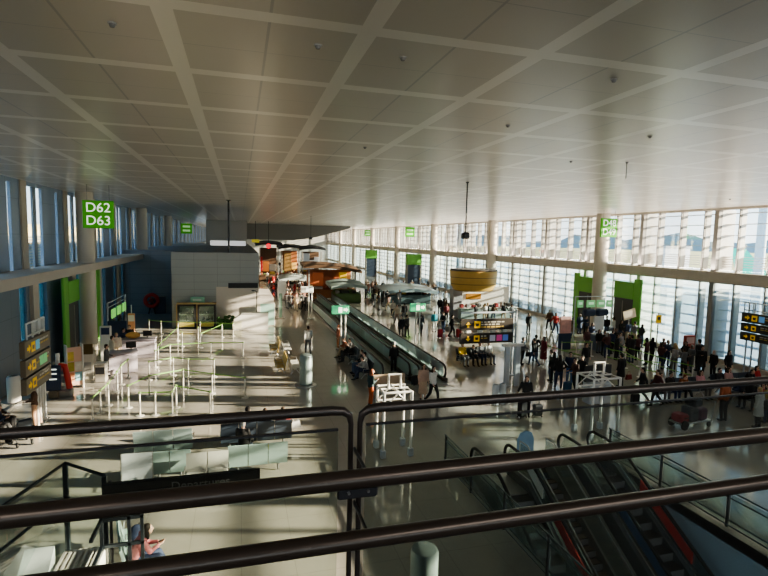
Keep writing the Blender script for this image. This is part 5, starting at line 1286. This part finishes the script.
sit(B6, 1, 'sit', WHT, NVY, HB, 'seated person in white top with dark legs beside the walkway'); sit(B6, 0, 'sitlean', LGR, NVY, HB, 'seated person in pale grey and navy nearest the tan board'); sit(B6, 2, 'sit', BLK, JEA, HB, 'seated person in black and jeans next to the white top by the walkway')
B7 = (0.55, 18.4, 0, 4)
sit(B7, 1, 'sit', BLK, BLK, HB, 'dark-haired man in black sitting at the middle of the dark navy bench', sc=1.08); sit(B7, 2, 'sitlean', NVY, BLU, HD, 'person in navy and blue right of the dark-haired man in black'); sit(B7, 3, 'sit', (0.36, 0.04, 0.04), BLK, HD, 'person in dark red at the right end of the dark navy bench')
x, y, r = seat_at(*B7, 0); handbag(x, y, 0.46, 0.3, WHT, 'white bag lying on the dark navy bench')
x, y = fl(258, 450); person(0.1, 17.3, -20, 'sit', BLK, BLK, HG, 'grey-haired person in black seen over the front bench back', sc=1.0)
tag(MB().rbox(-0.3, 0.3, -0.3, 0.3, 0, 0.44, 0.05).build('floor_seat', m_sd, None, loc=(0.1, 17.28, 0)), 'small dark seat cube under the grey-haired person in black', 'stool')
backpack(1.0, 17.2, 0.0, 0.2, (0.62, 0.72, 0.05), 'bright yellow-green bag on the floor right of the grey-haired person')
handbag(1.95, 18.5, 0.46, 0.3, LGR, 'pale grey bag at the right end of the dark navy bench')
B8 = (-2.3, 12.0, -PI / 2 + 0.25, 3)
sit(B8, 2, 'sitlean', (0.55, 0.20, 0.22), NVY, HB, 'person in a rosy top sitting at the near end of the lower left bench', True); x, y, r = seat_at(*B8, 1); backpack(x, y + 0.05, 0.46, 0.4, NVY, 'navy striped backpack beside the person in the rosy top')
B9 = (-8.6, 20.9, -PI / 2, 3)
sit(B9, 2, 'sitlean', (0.62, 0.52, 0.40), BLK, HB, 'dark-haired person in beige sitting at the left edge'); sit(B9, 0, 'sit', (0.09, 0.05, 0.035), BLK, HD, 'person in dark brown sitting below the three taupe panels'); sit(B9, 1, 'sitlean', NVY, GRY, HB, 'person in navy between the beige and the brown sitters')
x, y = fl(34, 428); person(x, y + 0.2, 90, 'hold', (0.10, 0.05, 0.03), (0.62, 0.38, 0.25), HD, 'standing person in brown with bare legs beside the white posts', sc=0.95)
t = thing('pushchair', 'dark pushchair with pale seat beside the sitters at the left edge', 'pushchair', (-7.45, 20.2, 0), 0.6)
MB().prism_x([(-0.25, 0.35), (0.3, 0.35), (0.35, 0.5), (-0.1, 0.55), (-0.35, 1.0), (-0.45, 0.95)], -0.2, 0.2).build('seat', m_sd, t); MB().tube([(-0.2, -0.3, 0.1), (-0.2, 0.2, 0.5), (-0.2, -0.5, 1.05), (0.2, -0.5, 1.05), (0.2, 0.2, 0.5), (0.2, -0.3, 0.1)], 0.016, 6).build('frame', m_steel, t)
for xx in (-0.22, 0.22):
    for yy in (-0.3, 0.32): MB().tube([(xx - 0.02, yy, 0.1), (xx + 0.02, yy, 0.1)], 0.1, 14).build('wheel', m_rub, t)
# left gate staff and travellers
for px, py, f, k, a, b, h, lab, kw in (
    (107, 377, -90, 'hold', GRY, BLK, HD, 'person with black trousers at the nearest left gate desk', {}),
    (112.5, 366, -60, 'stand', (0.66, 0.58, 0.46), (0.60, 0.52, 0.42), HD, 'person in cream clothes behind the nearest left gate desk', dict(coat=True)),
    (117, 362, 200, 'phone', (0.70, 0.62, 0.54), BEI, HBL, 'fair-haired person in pale pink-beige by the left gate desks', {}),
    (124, 356, -120, 'stand', NVY, BLK, HB, 'person in navy between the left gate desks and the navy screen', {}),
    (130, 352, 180, 'hold', BLK, BLK, HB, 'person in black bending by the orange totem', {})):
    x, y = fl(px, py); person(x, y, f, k, a, b, h, lab, **kw)
# people right of the walkway
for px, py, f, k, a, b, h, lab, kw in (
    (401, 338, 150, 'stand', BLK, BLK, HB, 'left one of two people in black close behind the walkway glass', {}),
    (406.5, 337, -150, 'hip', (0.06, 0.06, 0.06), BLK, HB, 'right one of two people in black close behind the walkway glass', {}),
    (420.5, 336, -30, 'walk', (0.05, 0.06, 0.07), BLK, HB, 'left one of the dark pair under the right green exit sign', {}),
    (425.5, 337, 20, 'stand', BLK, BLK, HB, 'right one of the dark pair under the right green exit sign', {}),
    (434, 332, 180, 'stand', TUR, WHT, HD, 'person in a turquoise jacket beside the red suitcases', {}),
    (443, 333, 120, 'hold', BLK, NVY, HB, 'person in black and navy right of the turquoise jacket', {}),
    (451.5, 337, -110, 'pull', BLK, BLK, HB, 'person in black pulling a red suitcase left of the direction board', {}),
    (446, 322, 180, 'stand', (0.3, 0.06, 0.07), BLK, HD, 'person in dark red behind the turquoise jacket', {}),
    (439.5, 314, 180, 'stand', BLK, BLK, HB, 'person in black standing before the golden drum kiosk', {}),
    (404, 322, 0, 'stand', BLK, GRY, HB, 'person in black walking away behind the walkway pair', {}),
    (392.5, 318, 170, 'walk', (0.55, 0.50, 0.45), BLK, HD, 'person in beige at the middle of the walkway crowd', {}),
    (396.5, 324, 190, 'pull', BEI, (0.35, 0.25, 0.2), HD, 'person in tan with a child near the walkway crowd', {})):
    x, y = fl(px, py); person(x, y, f, k, a, b, h, lab, **kw)
x, y = fl(440, 338); suitcase(x, y, 0.1, (0.40, 0.03, 0.05), 'red suitcase beside the person in black and navy', 0.7); x, y = fl(458.5, 338); suitcase(x, y, 0.1, (0.42, 0.03, 0.04), 'red suitcase just left of the direction board', 0.72)
x, y = fl(338, 349); person(x, y, 90, 'stand', (0.28, 0.10, 0.06), (0.45, 0.20, 0.10), HR, 'person in red-brown standing left of the exit sign posts', shoes=WHT, sc=0.95)
# near end of the far left crowd
for px, py, f, k, a, b, h, lab, kw in (
    (306.5, 311, 0, 'stand', BLK, BLK, HB, 'person in black at the right side of the nearest left crowd', {}),
    (300.5, 309, 170, 'walk', WHT, (0.55, 0.48, 0.40), HD, 'person in bright white near the front of the left crowd', {}),
    (296, 311, 180, 'pull', (0.55, 0.44, 0.33), (0.58, 0.48, 0.36), HD, 'person in tan near the front of the left crowd', {}),
    (291, 306, 0, 'walk', (0.28, 0.09, 0.06), GRY, HB, 'person in rusty red in the left crowd', {}),
    (287, 307, 180, 'stand', (0.12, 0.04, 0.04), BLK, HB, 'person in dark maroon at the left side of the left crowd', {})):
    x, y = fl(px, py); person(x, y, f, k, a, b, h, lab, **kw)
# the crowds: individuals nothing in the picture tells apart
def crowd(pxs, label, group, cols, seed, kinds=('stand', 'walk', 'hip', 'pull', 'phone'), bottoms=(BLK, GRY, NVY, JEA, KHA)):
    rr = random.Random(seed)
    for px, py in pxs:
        x, y = fl(px, py)
        if x > 28.3: x, y = 28.3, y * 28.3 / x
        for k in range(40):
            if free(x, y, 0.62): break
            x += rr.uniform(-0.5, 0.5); y += rr.uniform(-0.9, 0.9); x = min(x, 28.5)
        else: continue
        person(x, y, rr.choice((0, 0, 180, 180, 90, -90, 30, 150, 200)), rr.choice(kinds), rr.choice(cols), rr.choice(bottoms), rr.choice((HB, HB, HB, HD, HD, HBL, HG)), label, group, long=rr.random() < 0.35, coat=rr.random() < 0.15, skin=rr.choice((0, 0, 1, 1, 2)), sc=rr.uniform(0.94, 1.06))
def scatter(quad, n_, seed, dmin=1.6):
    rr = random.Random(seed); out = []; tries = 0
    xs = [p[0] for p in quad]; ys = [p[1] for p in quad]
    def inside(x, y):
        c = False
        for i in range(len(quad)):
            a, b = quad[i], quad[i - 1]
            if (a[1] > y) != (b[1] > y) and x < (b[0] - a[0]) * (y - a[1]) / (b[1] - a[1]) + a[0]: c = not c
        return c
    while len(out) < n_ and tries < 6000:
        tries += 1
        p = (rr.uniform(min(xs), max(xs)), rr.uniform(min(ys), max(ys)))
        if not inside(*p): continue
        w_ = fl(*p)
        if all((w_[0] - q[0]) ** 2 + (w_[1] - q[1]) ** 2 > dmin * dmin * .3 for q in [fl(*o) for o in out]): out.append(p)
    return out
MIX = (BLK, BLK, GRY, WHT, (0.5, 0.44, 0.36), (0.24, 0.10, 0.07), RED, NVY, LGR, (0.10, 0.09, 0.09))
crowd(scatter([(284, 300), (306, 297), (311, 309), (286, 310)], 15, 1, 0.9), 'traveller in the nearest knot of the left crowd, beyond the pale seats', 'nearest knot of the left crowd', MIX, 3)
crowd(scatter([(265, 279), (300, 279), (304, 297), (272, 300)], 38, 2, 1.1), 'distant traveller in the left crowd between the grey block and the curved counter', 'left crowd by the far shops', MIX, 4)
crowd(scatter([(258, 264), (300, 262), (306, 276), (262, 278)], 36, 5, 1.1), 'tiny far traveller before the lit shops at the end of the hall', 'farthest crowd before the lit shops', MIX, 6)
crowd(scatter([(312, 280), (346, 277), (350, 290), (318, 296)], 16, 7), 'distant traveller under the long dark curved roof', 'people by the curved roof stall', MIX, 8)
crowd(scatter([(356, 290), (382, 292), (402, 312), (378, 312)], 18, 9), 'traveller in the crowd right of the walkway far end', 'crowd right of the walkway', (BLK, BLK, GRY, (0.22, 0.12, 0.09), (0.45, 0.36, 0.30), NVY), 10)
crowd(scatter([(392, 288), (436, 290), (446, 306), (410, 300)], 16, 12), 'distant traveller among the low dark counters beyond the right crowd', 'people among the dark counters', (BLK, GRY, NVY, BLK, BRN, LGR), 13)
crowd([(461 + i * 5.2, 318 + (i % 3) * 2.0) for i in range(9)], 'traveller behind the direction board by the drum kiosk', 'people behind the direction board', (BLK, GRY, BLK, BRN, WHT), 14)
crowd([(598 + i * 4.1 + (i % 2), 353 + i * 0.85 + (i % 3) * 1.6) for i in range(24)], 'traveller in dark clothes standing in the queue by the right glass', 'queue at the right green gate', (BLK, BLK, GRY, NVY, BLK, (0.30, 0.28, 0.28), (0.12, 0.05, 0.05)), 15, ('stand', 'hip', 'phone', 'hold'), (BLK, NVY, GRY))
crowd([(572, 338), (579, 334), (585, 337), (563, 336), (591, 346), (555, 334), (549, 330)], 'traveller standing left of the blue-grey gate desk', 'people left of the right gate desk', (BLK, RED, NVY, BRN, GRY), 16)
crowd([(598, 333), (606, 336), (613, 334), (620, 339), (628, 338), (634, 342), (641, 343)], 'traveller crowding at the dark doorway of the right gate', 'people at the right gate doorway', (BLK, BLK, GRY, NVY, WHT), 17)
# ================================================================ LIGHT, SKY, CAMERA
w = bpy.data.worlds.new('sky'); bpy.context.scene.world = w; w.use_nodes = True
nt = w.node_tree; bg = nt.nodes['Background']
tc = nt.nodes.new('ShaderNodeTexCoord'); sp = nt.nodes.new('ShaderNodeSeparateXYZ'); nt.links.new(tc.outputs['Generated'], sp.inputs[0])
rp = nt.nodes.new('ShaderNodeValToRGB'); nt.links.new(sp.outputs[2], rp.inputs[0])
el = rp.color_ramp.elements
el[0].position = 0.0; el[0].color = (0.90, 0.94, 0.96, 1)
el[1].position = 1.0; el[1].color = (0.20, 0.40, 0.75, 1)
e = el.new(0.035); e.color = (0.85, 0.92, 0.97, 1)
e = el.new(0.10); e.color = (0.52, 0.76, 0.92, 1)
e = el.new(0.35); e.color = (0.36, 0.60, 0.88, 1)
nt.links.new(rp.outputs[0], bg.inputs[0]); bg.inputs[1].default_value = SKY
def area(name, loc, sx, sy, power, rot, col):
    a = bpy.data.lights.new(name, 'AREA'); a.shape = 'RECTANGLE'; a.size = sx; a.size_y = sy; a.energy = power; a.color = col
    o = bpy.data.objects.new(name, a); C.objects.link(o); o.location = loc; o.rotation_euler = rot; return o
area('added_fill_right', (29.55, 80, 5.98), 0.3, 170, 4500, (PI, 0, 0), (1.0, 0.9, 0.78))  # added fill along the right wall, brightens the ceiling
for x in (-5, 5, 15, 25):
    q = area('added_fill_rear', (x, -3.5, 9.6), 7.0, 1.2, FILL, (0, 0, 0), (1.0, 0.95, 0.88))  # added fill lights behind the camera for the near hall
    q.rotation_euler = Vector((0, 0.75, -0.66)).to_track_quat('-Z', 'Y').to_euler()
q = area('added_fill_lower', (9.5, -2.0, -1.2), 5.0, 2.0, 420, (0, 0, 0), (0.9, 0.97, 1.0))  # added fill light to lift the dark escalator well
q.rotation_euler = Vector((0, 0.85, -0.5)).to_track_quat('-Z', 'Y').to_euler()
ld = bpy.data.lights.new('sun', 'SUN'); ld.energy = SUN; ld.angle = math.radians(0.53); ld.color = (1.0, 0.84, 0.63)
lo = bpy.data.objects.new('sun', ld); C.objects.link(lo)
lo.rotation_euler = Vector((-1, 0.24, -0.245)).to_track_quat('-Z', 'Y').to_euler()
cd = bpy.data.cameras.new('camera'); cd.sensor_width = 36.0; cd.sensor_fit = 'HORIZONTAL'; cd.lens = FPX / 768 * 36
cd.clip_start = 0.05; cd.clip_end = 5000
co = bpy.data.objects.new('camera', cd); C.objects.link(co)
Rm = Matrix([[MW[i][0], -MW[i][1], -MW[i][2]] for i in range(3)])
co.matrix_world = Matrix.Translation((0, 0, H)) @ Rm.to_4x4()
sc = bpy.context.scene; sc.camera = co
sc.view_settings.view_transform = 'AgX'; sc.view_settings.look = LOOK; sc.view_settings.exposure = EXPO
sc.cycles.max_bounces = 10; sc.cycles.diffuse_bounces = 5; sc.cycles.glossy_bounces = 4; sc.cycles.transparent_max_bounces = 16
sc.cycles.caustics_reflective = False; sc.cycles.caustics_refractive = False
sc.cycles.sample_clamp_indirect = 6.0
